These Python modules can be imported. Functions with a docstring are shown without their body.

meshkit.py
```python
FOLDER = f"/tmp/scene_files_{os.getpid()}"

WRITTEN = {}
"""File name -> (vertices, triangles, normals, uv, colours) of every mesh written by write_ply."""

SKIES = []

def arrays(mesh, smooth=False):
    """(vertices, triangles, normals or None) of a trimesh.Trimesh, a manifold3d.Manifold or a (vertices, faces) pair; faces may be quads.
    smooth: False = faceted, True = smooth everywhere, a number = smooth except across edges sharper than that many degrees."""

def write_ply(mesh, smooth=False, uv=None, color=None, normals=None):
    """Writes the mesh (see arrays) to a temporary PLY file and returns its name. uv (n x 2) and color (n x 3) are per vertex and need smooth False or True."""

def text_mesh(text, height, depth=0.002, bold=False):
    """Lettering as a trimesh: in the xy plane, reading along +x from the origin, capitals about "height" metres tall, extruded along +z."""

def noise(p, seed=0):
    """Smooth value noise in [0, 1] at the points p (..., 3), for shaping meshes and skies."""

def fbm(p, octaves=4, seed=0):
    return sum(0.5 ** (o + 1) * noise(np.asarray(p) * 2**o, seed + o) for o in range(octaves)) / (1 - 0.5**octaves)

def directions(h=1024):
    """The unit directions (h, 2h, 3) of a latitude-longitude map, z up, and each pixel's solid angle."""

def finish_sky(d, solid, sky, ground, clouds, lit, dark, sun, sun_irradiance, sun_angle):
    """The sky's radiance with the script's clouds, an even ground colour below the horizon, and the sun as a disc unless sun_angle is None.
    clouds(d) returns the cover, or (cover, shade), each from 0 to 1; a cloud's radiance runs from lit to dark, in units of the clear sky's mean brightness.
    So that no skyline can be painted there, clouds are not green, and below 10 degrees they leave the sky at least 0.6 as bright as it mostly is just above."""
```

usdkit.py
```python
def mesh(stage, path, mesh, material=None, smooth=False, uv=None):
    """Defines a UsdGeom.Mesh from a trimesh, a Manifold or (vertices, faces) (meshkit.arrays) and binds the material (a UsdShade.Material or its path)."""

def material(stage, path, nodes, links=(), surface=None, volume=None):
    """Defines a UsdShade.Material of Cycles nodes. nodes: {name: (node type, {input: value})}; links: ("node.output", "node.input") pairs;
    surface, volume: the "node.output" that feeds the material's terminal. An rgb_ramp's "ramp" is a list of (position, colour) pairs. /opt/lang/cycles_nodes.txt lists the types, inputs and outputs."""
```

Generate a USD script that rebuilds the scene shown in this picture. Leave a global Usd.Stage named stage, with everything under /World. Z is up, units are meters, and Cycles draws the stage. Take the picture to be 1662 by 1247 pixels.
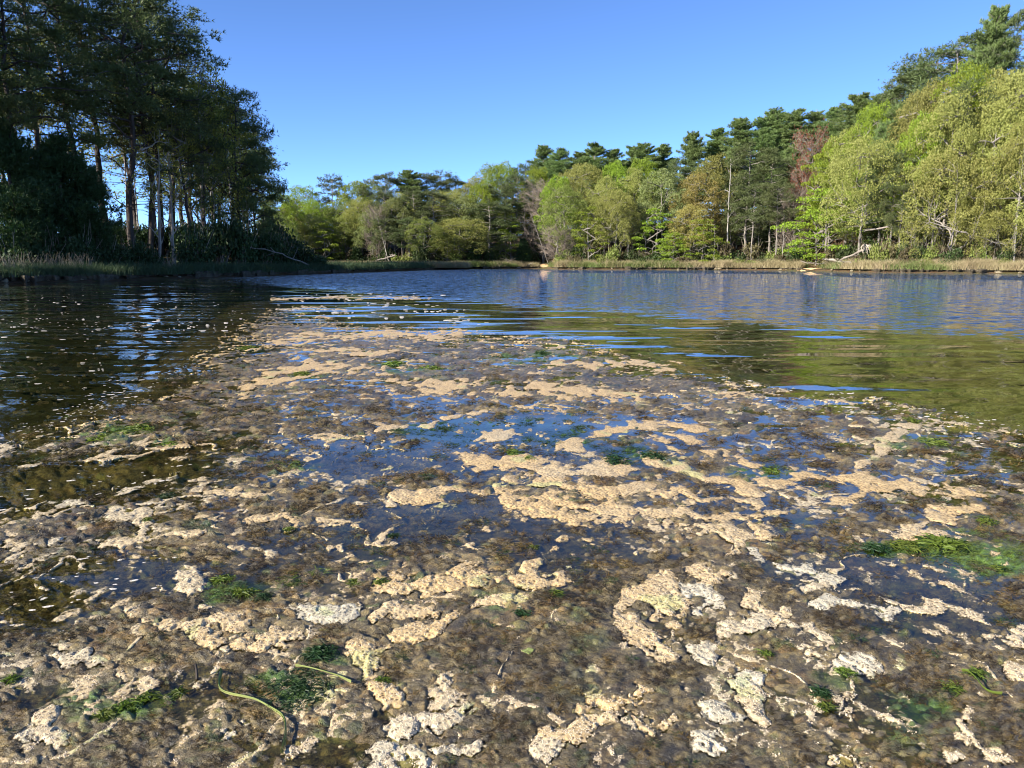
import math, numpy as np, trimesh, usdkit
from scipy import ndimage
from pxr import Usd, UsdGeom, UsdLux, UsdShade, Gf, Sdf, Vt
PI = math.pi
stage = Usd.Stage.CreateInMemory()
UsdGeom.SetStageUpAxis(stage, 'Z')
UsdGeom.Xform.Define(stage, '/World')
UsdGeom.Scope.Define(stage, '/World/Looks')

# ------------------------------------------------------------------ camera, sky, sun, exposure
CAM_H, PITCH, FPX = 1.3, math.radians(9.1), 1250.0          # FPX: focal length in pixels of the 1662 px wide photograph
cam = UsdGeom.Camera.Define(stage, '/World/camera')
cam.CreateHorizontalApertureAttr(36.0)
cam.CreateVerticalApertureAttr(27.0)
cam.CreateFocalLengthAttr(36.0 * FPX / 1662.0)
cam.CreateClippingRangeAttr(Gf.Vec2f(0.05, 5000))
cam.AddTranslateOp().Set(Gf.Vec3d(0, 0, CAM_H))
cam.AddRotateXOp().Set(90 - math.degrees(PITCH))
EXPOSURE = 1.7
cam.CreateExposureAttr(EXPOSURE)
SUN_AZ, SUN_EL = math.radians(-120), math.radians(26)       # azimuth from +y towards +x, of the direction towards the sun
sd_ = np.array([math.sin(SUN_AZ) * math.cos(SUN_EL), math.cos(SUN_AZ) * math.cos(SUN_EL), math.sin(SUN_EL)])
M = {}
def mat(name, nodes, links=(), surface=None):
    M[name] = usdkit.material(stage, '/World/Looks/' + name, nodes, links, surface=surface)
    return M[name]
mat('sky', {'s': ('sky_texture', dict(sky_type='single_scattering', sun_disc=False, sun_elevation=SUN_EL, sun_rotation=SUN_AZ,
                                      altitude=0.0, air_density=0.4, aerosol_density=0.10, ozone_density=6.0)),
            'b': ('background_shader', dict(strength=0.108))}, [('s.color', 'b.color')], surface='b.background')
dome = UsdLux.DomeLight.Define(stage, '/World/sky')
UsdShade.MaterialBindingAPI.Apply(dome.GetPrim()).Bind(M['sky'])
dome.GetPrim().SetCustomDataByKey('kind', 'structure')
sun = UsdLux.DistantLight.Define(stage, '/World/sun')
sun.CreateIntensityAttr(1.25); sun.CreateAngleAttr(0.5); sun.CreateNormalizeAttr(True)
sun.CreateColorAttr(Gf.Vec3f(1.0, 0.93, 0.82))
z_ = Gf.Vec3d(*map(float, sd_)); x_ = Gf.Cross(Gf.Vec3d(0, 0, 1), z_).GetNormalized(); y_ = Gf.Cross(z_, x_)
sun.AddTransformOp().Set(Gf.Matrix4d(*x_, 0, *y_, 0, *z_, 0, 0, 0, 0, 1))

# ------------------------------------------------------------------ helpers
taken = {}
def numbered(parent, name):
    k = taken.get((parent, name), -1) + 1
    taken[(parent, name)] = k
    return f'{parent}/{name}' + (f'_{k:03d}' if k else '')
def tag(p, label=None, cat=None, group=None, kind=None):
    p = p.GetPrim() if hasattr(p, 'GetPrim') else p
    for k, v in (('label', label), ('category', cat), ('group', group), ('kind', kind)):
        if v: p.SetCustomDataByKey(k, v)
    return p
def obj(name, mesh, m, parent='/World', smooth=False, tint=None, cover=None):
    parent = parent if isinstance(parent, str) else str(parent.GetPath())
    o = usdkit.mesh(stage, numbered(parent, name), mesh, M[m], smooth=smooth)
    if cover is not None:
        UsdGeom.PrimvarsAPI(o).CreatePrimvar('cover', Sdf.ValueTypeNames.Color3fArray, 'vertex').Set(Vt.Vec3fArray.FromNumpy(np.asarray(cover, np.float32)))
    if tint is not None:
        UsdGeom.PrimvarsAPI(o).CreatePrimvar('tint', Sdf.ValueTypeNames.Color3fArray, 'vertex').Set(Vt.Vec3fArray.FromNumpy(np.asarray(tint, np.float32)))
    return o
def thing(name, loc=(0, 0, 0), rz=0.0, scale=(1, 1, 1), label=None, cat=None, group=None, kind=None, lean=(0, 0)):
    x = UsdGeom.Xform.Define(stage, numbered('/World', name))
    x.AddTranslateOp().Set(Gf.Vec3d(*map(float, loc)))
    x.AddRotateXYZOp().Set(Gf.Vec3f(math.degrees(lean[0]), math.degrees(lean[1]), 0))
    x.AddRotateZOp().Set(math.degrees(rz))
    x.AddScaleOp().Set(Gf.Vec3f(*map(float, scale)))
    tag(x, label, cat, group, kind)
    return x
def copy_of(proto, name, **kw):
    x = thing(name, **kw)
    x.GetPrim().GetReferences().AddInternalReference(proto)
    x.GetPrim().SetInstanceable(True)
    return x
_pc = stage.DefinePrim('/World/Prototypes'); _pc.SetSpecifier(Sdf.SpecifierClass)
def proto(name):
    return UsdGeom.Xform.Define(stage, f'/World/Prototypes/{name}').GetPrim()

class MB:
    """collects triangles of one mesh"""
    def __init__(s): s.v, s.f, s.n = [], [], 0
    def add(s, v, f):
        s.v.append(np.asarray(v, float)); s.f.append(np.asarray(f, int) + s.n); s.n += len(v)
    def get(s): return np.vstack(s.v), np.vstack(s.f)
    def tube(s, pts, rad, sides=6, cap=True):
        p = np.asarray(pts, float); r = np.broadcast_to(np.asarray(rad, float), (len(p),))
        t = np.gradient(p, axis=0); t /= np.linalg.norm(t, axis=1, keepdims=True) + 1e-9
        a = np.cross(t, np.where(np.abs(t[:, 2:]) < 0.9, [0, 0, 1.0], [1.0, 0, 0])); a /= np.linalg.norm(a, axis=1, keepdims=True) + 1e-9
        b = np.cross(t, a); g = np.arange(sides) * 2 * PI / sides
        v = p[:, None] + r[:, None, None] * (np.cos(g)[None, :, None] * a[:, None] + np.sin(g)[None, :, None] * b[:, None])
        i, j = np.meshgrid(np.arange(len(p) - 1), np.arange(sides), indexing='ij')
        q = np.stack([i * sides + j, i * sides + (j + 1) % sides, (i + 1) * sides + (j + 1) % sides, (i + 1) * sides + j], -1).reshape(-1, 4)
        f = [q[:, [0, 1, 2]], q[:, [0, 2, 3]]]
        if cap and sides > 3:
            k = (len(p) - 1) * sides
            f.append(np.array([[k, k + i, k + i + 1] for i in range(1, sides - 1)]))
        s.add(v.reshape(-1, 3), np.vstack(f))

def unit(v): return v / (np.linalg.norm(v, axis=-1, keepdims=True) + 1e-9)
def rand_dirs(rng, n): return unit(rng.normal(size=(n, 3)))
def leaf_cards(c, size, rng, up=0.4, aspect=0.62):
    """one rhombic leaf spray per centre, own size and tilt"""
    n = len(c); nrm = unit(rand_dirs(rng, n) + [0, 0, up]); a = unit(np.cross(nrm, rand_dirs(rng, n))); b = np.cross(nrm, a)
    L = (np.broadcast_to(size, (n,)) * rng.uniform(.6, 1.25, n))[:, None]
    v = np.stack([c - a * L * .5, c + b * L * aspect * .5 + nrm * L * .08, c + a * L * .5, c - b * L * aspect * .5 + nrm * L * .08], 1)
    k = np.arange(n)[:, None] * 4
    return v.reshape(-1, 3), np.vstack([k + [0, 1, 2], k + [0, 2, 3]])
def needle_tufts(c, axis, L, rng, k=5, wid=.16, spread=.8):
    """a star of k thin needles round each tuft axis"""
    n = len(c); ax = np.repeat(unit(axis), k, 0); cc = np.repeat(c, k, 0)
    d = unit(ax + rand_dirs(rng, n * k) * spread); s = unit(np.cross(d, rand_dirs(rng, n * k)))
    l = (L * rng.uniform(.7, 1.2, n * k))[:, None]
    v = np.stack([cc - s * l * wid * .5, cc + s * l * wid * .5, cc + d * l], 1)
    return v.reshape(-1, 3), np.arange(n * k * 3).reshape(-1, 3)
def curve(p0, p1, n, rng, wob=.05, sag=0.0):
    t = np.linspace(0, 1, n)[:, None]; L = np.linalg.norm(np.subtract(p1, p0))
    p = np.asarray(p0) * (1 - t) + np.asarray(p1) * t
    w = np.cumsum(rng.normal(size=(n, 3)), 0) * wob * L / n ** .5
    w = w - w[0] - t * (w[-1] - w[0])
    p += w; p[:, 2] += (sag * L * 4 * t * (1 - t))[:, 0]
    return p

# smooth periodic noise from a fixed random table
_tab = np.random.default_rng(5).random((8, 128, 128))
_tab = np.array([ndimage.spline_filter(t, order=2, mode='grid-wrap') for t in _tab])
def n2(x, y, seed=0):
    x, y = np.broadcast_arrays(np.asarray(x, float), np.asarray(y, float)); sh = x.shape
    return ndimage.map_coordinates(_tab[seed % 8], [np.atleast_1d(x + 17.3 * seed), np.atleast_1d(y + 5.7 * seed)], order=2, mode="grid-wrap", prefilter=False).reshape(sh)
def fb(x, y, octaves=4, seed=0, gain=.5):
    a, s, w = 1.0, 0, 0
    for o in range(octaves):
        s = s + a * n2(x * 2.03 ** o, y * 2.03 ** o, seed + o); w += a; a *= gain
    return s / w

SP, CP = math.sin(PITCH), math.cos(PITCH)
def project(P):
    P = np.asarray(P, float); x, y, z = P[..., 0], P[..., 1], P[..., 2] - CAM_H
    d = y * CP - z * SP
    return 831 + FPX * x / d, 623.5 - FPX * (y * SP + z * CP) / d
def ray(u, v):
    xc, yc = (np.asarray(u, float) - 831) / FPX, (623.5 - np.asarray(v, float)) / FPX
    return np.stack(np.broadcast_arrays(xc, CP + yc * SP, -SP + yc * CP), -1)
def ground_at(u, v, z=0.0):
    d = ray(u, v); t = (z - CAM_H) / d[..., 2]
    return np.array([0, 0, CAM_H]) + d * t[..., None]
def at_depth(u, v, y):
    d = ray(u, v)
    return np.array([0, 0, CAM_H]) + d * (np.asarray(y) / d[..., 1])[..., None]

# ------------------------------------------------------------------ shore of the pond, as a radius by bearing
def th_of(u): return math.atan2((u - 831) / FPX, 1.0128)
_sh = [(-180, 55), (-120, 48), (-75, 40), (-62, 44)] + [(math.degrees(th_of(u)), y / math.cos(th_of(u))) for u, y in
      ((-250, 40), (0, 46), (150, 50), (300, 57), (430, 66), (520, 76), (600, 88), (680, 103), (725, 116), (745, 121), (800, 124), (865, 128), (885, 128), (905, 118), (1000, 114), (1100, 112),
       (1200, 110), (1260, 107), (1300, 104), (1340, 100), (1385, 91), (1450, 86), (1560, 82), (1662, 79))] + [(50, 85), (70, 70), (120, 60), (180, 55)]
_sx, _sy = np.array(_sh).T
def shore(th):
    d = np.degrees(th); r = np.interp(d, _sx, _sy)
    return r * (1 + .006 * (n2(d * 3.1, d * 0 + 3, 2) - .5) + .004 * (n2(d * 9.7, d * 0 + 8, 3) - .5))
_kd = np.array([-180, -60, -40, -20, -12, -6, 0, 8, 14, 20, 27, 36, 45, 70, 180])
_kv = np.array([.08, .15, .28, .28, .30, .30, .26, .28, .34, .42, .52, .6, .55, .2, .08])
_kc = np.array([3, 3, 3.1, 3.1, 6.5, 7, 8, 10, 13, 17, 20, 24, 24, 8, 3])
_fd = np.array([math.degrees(th_of(u)) for u in (395, 470, 560, 745, 800)]); _fo = np.array([0, 52, 44, 1.5, 0.])
def far_shore(th):
    """edge of the wooded slope: behind the low point on the left it lies across the marsh"""
    return shore(th) + np.interp(np.degrees(th), _fd, _fo)
def terrain(x, y):
    th, r = np.arctan2(x, y), np.hypot(x, y); d = np.degrees(th); s = r - shore(th)
    k, cap = np.interp(d, _kd, _kv), np.interp(d, _kd, _kc)
    t = np.clip((s + 5) / 6.5, 0, 1); z = -.85 + t * t * (3 - 2 * t) * 1.15
    u = np.maximum(r - far_shore(th) - np.where(d < -18, 4.0, 5.0), 0)
    up = k * (np.sqrt(u * u + 4) - 2); z = z + cap * (1 - np.exp(-up / cap * 1.1)) + np.clip(s - 2, 0, 5) / 5 * .5 * (fb(x * .15, y * .15, 3, 4) - .5)
    return z

# ------------------------------------------------------------------ materials
def simple(name, c1, c2, scale=3.0, rough=.85, bump=0.0, bscale=20.0, spec=.3, dist=.05, obj_space=False, stretch=(1, 1, 1)):
    n = {'g': ('texture_coordinate', {}), 'mp': ('mapping', dict(scale=stretch)), 'n': ('noise_texture', dict(scale=scale, detail=4, roughness=.62)),
         'r': ('rgb_ramp', {'ramp': [(.3, c1), (.7, c2)]}), 'p': ('principled_bsdf', dict(roughness=rough, specular_ior_level=spec))}
    pos = 'g.object'
    l = [(pos, 'mp.vector'), ('mp.vector', 'n.vector'), ('n.fac', 'r.fac'), ('r.color', 'p.base_color')]
    if bump:
        n['bn'] = ('noise_texture', dict(scale=bscale, detail=5, roughness=.65)); n['b'] = ('bump', dict(strength=bump, distance=dist))
        l += [('mp.vector', 'bn.vector'), ('bn.fac', 'b.height'), ('b.normal', 'p.normal')]
    return mat(name, n, l, surface='p.BSDF')
def leafy(name, c1, c2, c3, trans=.32, hue=.03, val=.35, tr_tint=(1.05, 1.15, .55)):
    """leaves: tone differs from leaf to leaf and from tree to tree; thin enough to let light through"""
    n = {'g': ('geometry', {}), 'r': ('rgb_ramp', {'ramp': [(0, c1), (.5, c2), (1, c3)]}),
         'o': ('object_info', {}), 'm1': ('map_range', dict(from_min=0., from_max=1., to_min=1 - val * .5, to_max=1 + val * .5)),
         'm2': ('map_range', dict(from_min=0., from_max=1., to_min=.5 - hue * .5, to_max=.5 + hue * .5)),
         'h': ('hsv', dict(saturation=1.0, fac=1.0)),
         'd': ('principled_bsdf', dict(roughness=.55, specular_ior_level=.25)), 't': ('translucent_bsdf', {}),
         'tt': ('mix', dict(mix_type='multiply', fac=1.0, color2=tr_tint)), 'mx': ('mix_closure', dict(fac=trans))}
    l = [('g.random_per_island', 'r.fac'), ('o.random', 'm1.value'), ('o.random', 'm2.value'), ('m1.result', 'h.value'), ('m2.result', 'h.hue'),
         ('r.color', 'h.color'), ('h.color', 'd.base_color'), ('h.color', 'tt.color1'), ('tt.color', 't.color'), ('d.BSDF', 'mx.closure1'), ('t.BSDF', 'mx.closure2')]
    return mat(name, n, l, surface='mx.closure')
leafy('oak_tan_leaf', (.22, .225, .06), (.31, .31, .085), (.38, .37, .115))
leafy('oak_olive_leaf', (.16, .19, .045), (.22, .25, .065), (.27, .295, .085))
leafy('oak_grey_leaf', (.18, .21, .075), (.24, .27, .10), (.29, .31, .125))
leafy('oak_gold_leaf', (.24, .20, .06), (.31, .265, .08), (.36, .32, .105))
leafy('oak_lime_leaf', (.17, .235, .02), (.245, .32, .03), (.30, .37, .045))
leafy('maple_red_leaf', (.16, .055, .03), (.20, .085, .045), (.21, .13, .06))
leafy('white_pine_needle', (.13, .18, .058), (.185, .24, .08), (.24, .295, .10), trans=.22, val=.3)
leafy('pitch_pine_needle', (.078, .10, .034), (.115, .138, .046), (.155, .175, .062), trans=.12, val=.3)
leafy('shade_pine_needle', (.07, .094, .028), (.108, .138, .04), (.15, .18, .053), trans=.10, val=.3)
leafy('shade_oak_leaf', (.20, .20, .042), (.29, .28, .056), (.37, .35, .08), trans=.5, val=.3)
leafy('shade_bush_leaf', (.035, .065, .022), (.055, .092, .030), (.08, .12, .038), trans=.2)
leafy('bush_green_leaf', (.045, .07, .02), (.075, .105, .03), (.11, .14, .04))
leafy('bush_brown_leaf', (.10, .085, .04), (.14, .12, .055), (.17, .145, .07))
leafy('cedar_leaf', (.03, .062, .022), (.045, .09, .03), (.06, .115, .035), trans=.1)
leafy('marsh_green_blade', (.14, .18, .055), (.20, .235, .08), (.25, .27, .11), trans=.25, val=.3)
leafy('marsh_tan_blade', (.28, .23, .13), (.38, .315, .19), (.46, .39, .26), trans=.2, val=.3)
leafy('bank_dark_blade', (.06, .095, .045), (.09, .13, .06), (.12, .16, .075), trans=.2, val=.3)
leafy('dead_reed_blade', (.26, .22, .15), (.36, .31, .22), (.46, .40, .30), trans=.15, val=.2)
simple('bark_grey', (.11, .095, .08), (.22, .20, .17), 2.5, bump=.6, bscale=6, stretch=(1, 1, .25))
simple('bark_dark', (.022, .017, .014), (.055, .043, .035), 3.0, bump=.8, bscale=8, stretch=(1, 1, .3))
simple('bark_pale', (.17, .155, .13), (.30, .28, .245), 2.5, bump=.5, bscale=8, stretch=(1, 1, .3))
simple('twig_grey', (.15, .115, .09), (.24, .195, .155), 1.0)
simple('dead_wood', (.13, .11, .09), (.27, .24, .20), 2.0, bump=.6, bscale=10, stretch=(.3, .3, 1))
simple('dead_wood_dark', (.10, .085, .07), (.22, .19, .16), 2.0, bump=.6, bscale=10)
simple('root_wood', (.20, .17, .13), (.36, .32, .26), 4.0)
simple('sand_cut', (.42, .27, .13), (.55, .38, .20), 1.5, rough=.95, bump=.5, bscale=6)
simple('peat', (.025, .02, .014), (.085, .07, .045), 2.2, bump=1.0, bscale=5, dist=.15)
simple('peat_pale', (.10, .082, .05), (.24, .20, .13), 3.0, bump=.8, bscale=8, dist=.1)
# ground under trees: leaf litter, moss, mud under the water
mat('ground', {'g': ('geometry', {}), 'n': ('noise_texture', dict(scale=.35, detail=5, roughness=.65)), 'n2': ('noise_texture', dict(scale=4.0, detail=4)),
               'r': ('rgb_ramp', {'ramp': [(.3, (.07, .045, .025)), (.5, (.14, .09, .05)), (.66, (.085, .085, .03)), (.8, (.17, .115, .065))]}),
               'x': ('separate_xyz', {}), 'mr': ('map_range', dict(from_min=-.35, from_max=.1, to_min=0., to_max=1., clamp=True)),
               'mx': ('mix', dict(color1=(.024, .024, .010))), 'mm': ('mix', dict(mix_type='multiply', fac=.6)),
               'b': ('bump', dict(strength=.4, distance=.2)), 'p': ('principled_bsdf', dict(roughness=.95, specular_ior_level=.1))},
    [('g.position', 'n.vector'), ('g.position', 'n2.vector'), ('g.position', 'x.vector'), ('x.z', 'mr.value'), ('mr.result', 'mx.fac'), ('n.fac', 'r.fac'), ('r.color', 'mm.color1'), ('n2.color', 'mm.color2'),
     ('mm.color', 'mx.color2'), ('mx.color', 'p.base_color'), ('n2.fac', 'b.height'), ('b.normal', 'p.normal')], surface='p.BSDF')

# water: clear thin surface over murk, ruffled by wind away from the weed; slopes come from noise in the pond's own coordinates
def vm(op, **k): return ('vector_math', dict(math_type=op, **k))
mat('water', {
    'g': ('geometry', {}), 'x': ('separate_xyz', {}),
    # wind zone: grows with distance from the weed mat towards the open pond
    'wz': ('math', dict(math_type='multiply_add', value2=1.3, value3=0.)), 'wz2': ('math', dict(math_type='add')),
    'zn': ('noise_texture', dict(scale=.06, detail=3, roughness=.6)), 'zs': ('math', dict(math_type='multiply_add', value2=20., value3=-10.)),
    'wz3': ('math', dict(math_type='add')), 'mr': ('map_range', dict(from_min=22., from_max=38., to_min=.06, to_max=8.0, clamp=True)),
    # fine ripples
    'm1': ('mapping', dict(scale=(1.9, 4.0, 1))), 'n1': ('noise_texture', dict(scale=1.6, detail=3, roughness=.6)), 's1': vm('subtract', vector2=(.5, .5, .5)), 'k1': vm('scale'),
    # long low swell
    'm2': ('mapping', dict(scale=(.42, 2.1, 1), rotation=(0, 0, -.10))), 'n3': ('noise_texture', dict(scale=1.0, detail=1, roughness=.35, distortion=.4)), 's2': vm('subtract', vector2=(.5, .5, .5)),
    'sw': ('map_range', dict(from_min=3., from_max=12., to_min=.12, to_max=.34, clamp=True)), 'sx': ('math', dict(math_type='multiply_add', value2=-1.1, value3=4.)), 'sy': ('math', dict(math_type='add')), 'k2': vm('scale'),
    'mb': vm('multiply', vector2=(.9, 1., 0.)), 'ad': vm('add'), 'up': vm('add', vector2=(0, 0, 1)), 'nn': vm('normalize'),
    'dt': vm('dot_product'), 'da': ('math', dict(math_type='absolute')), 'd1': ('math', dict(math_type='subtract', value1=1., use_clamp=True)), 'd5': ('math', dict(math_type='power', value2=5.)), 'fr': ('math', dict(math_type='multiply_add', value2=.98, value3=.02)), 't': ('transparent_bsdf', dict(color=(.64, .64, .44))), 'gl': ('glossy_bsdf', dict(color=(1, 1, 1), roughness=.012)), 'mx': ('mix_closure', {})},
    [('g.position', 'x.vector'), ('x.x', 'wz.value1'), ('wz.value', 'wz2.value1'), ('x.y', 'wz2.value2'), ('g.position', 'zn.vector'), ('zn.fac', 'zs.value1'), ('zs.value', 'wz3.value1'), ('wz2.value', 'wz3.value2'), ('wz3.value', 'mr.value'),
     ('g.position', 'm1.vector'), ('m1.vector', 'n1.vector'), ('n1.color', 's1.vector1'), ('s1.vector', 'k1.vector1'), ('mr.result', 'k1.scale'),
     ('g.position', 'm2.vector'), ('m2.vector', 'n3.vector'), ('n3.color', 's2.vector1'), ('s2.vector', 'k2.vector1'), ('x.x', 'sx.value1'), ('sx.value', 'sy.value1'), ('x.y', 'sy.value2'), ('x.y', 'sw.value'), ('sw.result', 'k2.scale'),
     ('k1.vector', 'ad.vector1'), ('k2.vector', 'ad.vector2'), ('ad.vector', 'mb.vector1'), ('mb.vector', 'up.vector1'), ('up.vector', 'nn.vector1'),
     ('nn.vector', 'gl.normal'), ('t.BSDF', 'mx.closure1'), ('gl.BSDF', 'mx.closure2'), ('g.normal', 'dt.vector1'), ('g.incoming', 'dt.vector2'), ('dt.value', 'da.value1'), ('da.value', 'd1.value2'), ('d1.value', 'd5.value1'), ('d5.value', 'fr.value1'), ('fr.value', 'mx.fac')], surface='mx.closure')
# floating weed: colour per clump in the primvar, fibrous relief, wet
mat('weed', {'a': ('attribute', dict(attribute='tint')), 'g': ('geometry', {}), 'n': ('noise_texture', dict(scale=70., detail=4, roughness=.75, distortion=1.2)),
             'n2': ('noise_texture', dict(scale=26., detail=6, roughness=.78)), 'r': ('rgb_ramp', {'ramp': [(.34, (.30, .27, .27)), (.5, (.95, .95, .95)), (.66, (1.95, 1.85, 1.5))]}),
             'mm': ('mix', dict(mix_type='multiply', fac=1.)), 'b': ('bump', dict(strength=.9, distance=.009)), 'b2': ('bump', dict(strength=.8, distance=.014)),
             'p': ('principled_bsdf', dict(roughness=.32, specular_ior_level=.55))},
    [('g.position', 'n.vector'), ('g.position', 'n2.vector'), ('n2.fac', 'r.fac'), ('a.color', 'mm.color1'), ('r.color', 'mm.color2'), ('mm.color', 'p.base_color'), ('n2.fac', 'b2.height'), ('b2.normal', 'b.normal'),
     ('n.fac', 'b.height'), ('b.normal', 'p.normal')], surface='p.BSDF')
leafy('weed_filament', (.075, .057, .032), (.13, .10, .055), (.20, .155, .085), trans=.25, val=.5, hue=.02)
leafy('weed_filament_dark', (.032, .023, .014), (.056, .042, .024), (.09, .068, .04), trans=.25, val=.4, hue=.02)
leafy('weed_filament_gold', (.10, .065, .022), (.16, .105, .036), (.22, .155, .06), trans=.25, val=.4, hue=.02)
mat('bubble', {'p': ('principled_bsdf', dict(base_color=(.40, .335, .245), roughness=.25, specular_ior_level=.4, transmission_weight=0.))}, [], surface='p.BSDF')
leafy('weed_filament_green', (.022, .040, .012), (.042, .070, .018), (.075, .105, .028), trans=.25, val=.4)
leafy('weed_filament_lime', (.075, .10, .02), (.13, .165, .03), (.20, .23, .05), trans=.3, val=.4)
leafy('lime_weed', (.09, .125, .018), (.16, .20, .03), (.27, .30, .06), trans=.35)
leafy('dark_green_weed', (.014, .035, .010), (.028, .060, .014), (.055, .10, .02), trans=.3)
leafy('pale_strand', (.22, .24, .08), (.36, .36, .14), (.48, .46, .22), trans=.3)
# foam: bubble cells with open pores; tone in the primvar
mat('foam', {'a': ('attribute', dict(attribute='tint')), 'g': ('geometry', {}),
             'v': ('voronoi_texture', dict(feature='f1', scale=64., randomness=1.)), 'v2': ('voronoi_texture', dict(feature='f1', scale=64., randomness=1.)), 'n': ('noise_texture', dict(scale=30., detail=4, roughness=.7)),
             'r': ('rgb_ramp', {'ramp': [(0., (.13, .10, .075)), (.22, (.20, .165, .13)), (.34, (.92, .90, .87)), (.5, (1.08, 1.08, 1.08)), (1., (1.12, 1.12, 1.12))]}),
             'r2': ('rgb_ramp', {'ramp': [(.3, (.78, .72, .64)), (.7, (1.12, 1.12, 1.12))]}),
             'm1': ('mix', dict(mix_type='multiply', fac=.9)), 'm2': ('mix', dict(mix_type='multiply', fac=1.)),
             'b': ('bump', dict(strength=.6, distance=.005)), 'b2': ('bump', dict(strength=.4, distance=.008)), 'p': ('principled_bsdf', dict(roughness=.45, specular_ior_level=.4)), 'cv': ('attribute', dict(attribute='cover')), 'va': ('voronoi_texture', dict(feature='f1', scale=85.)), 'na': ('noise_texture', dict(scale=22., detail=5, roughness=.7)),
             'c1': ('math', dict(math_type='multiply_add', value2=-.55, value3=.0)), 'c2': ('math', dict(math_type='multiply_add', value2=-1.5, value3=.62)), 'c3': ('math', dict(math_type='add')), 'c4': ('math', dict(math_type='add')), 'cr': ('map_range', dict(from_min=-.14, from_max=.30, to_min=0., to_max=1., clamp=True)),
             'tp': ('transparent_bsdf', {}), 'mx': ('mix_closure', {})},
    [('g.position', 'va.vector'), ('g.position', 'na.vector'), ('va.distance', 'c1.value1'), ('na.fac', 'c2.value1'), ('c1.value', 'c3.value1'), ('c2.value', 'c3.value2'), ('c3.value', 'c4.value1'), ('cv.fac', 'c4.value2'), ('c4.value', 'cr.value'), ('cr.result', 'mx.fac'), ('tp.BSDF', 'mx.closure1'), ('p.BSDF', 'mx.closure2'),
     ('g.position', 'v.vector'), ('g.position', 'v2.vector'), ('g.position', 'n.vector'), ('v.distance', 'r.fac'), ('a.color', 'm1.color1'), ('r.color', 'm1.color2'), ('n.fac', 'r2.fac'), ('m1.color', 'm2.color1'), ('r2.color', 'm2.color2'),
     ('m2.color', 'p.base_color'), ('n.fac', 'b2.height'), ('b2.normal', 'b.normal'), ('v2.distance', 'b.height'), ('b.normal', 'p.normal')], surface='mx.closure')
mat('foam_fleck', {'g': ('geometry', {}), 'v': ('voronoi_texture', dict(feature='f1', scale=120.)), 'r': ('rgb_ramp', {'ramp': [(0., (.24, .21, .16)), (.25, (.42, .38, .32)), (.5, (.50, .46, .40))]}),
                   'b': ('bump', dict(strength=.5, distance=.005)), 'p': ('principled_bsdf', dict(roughness=.4))},
    [('g.position', 'v.vector'), ('v.distance', 'r.fac'), ('r.color', 'p.base_color'), ('v.distance', 'b.height'), ('b.normal', 'p.normal')], surface='p.BSDF')

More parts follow.
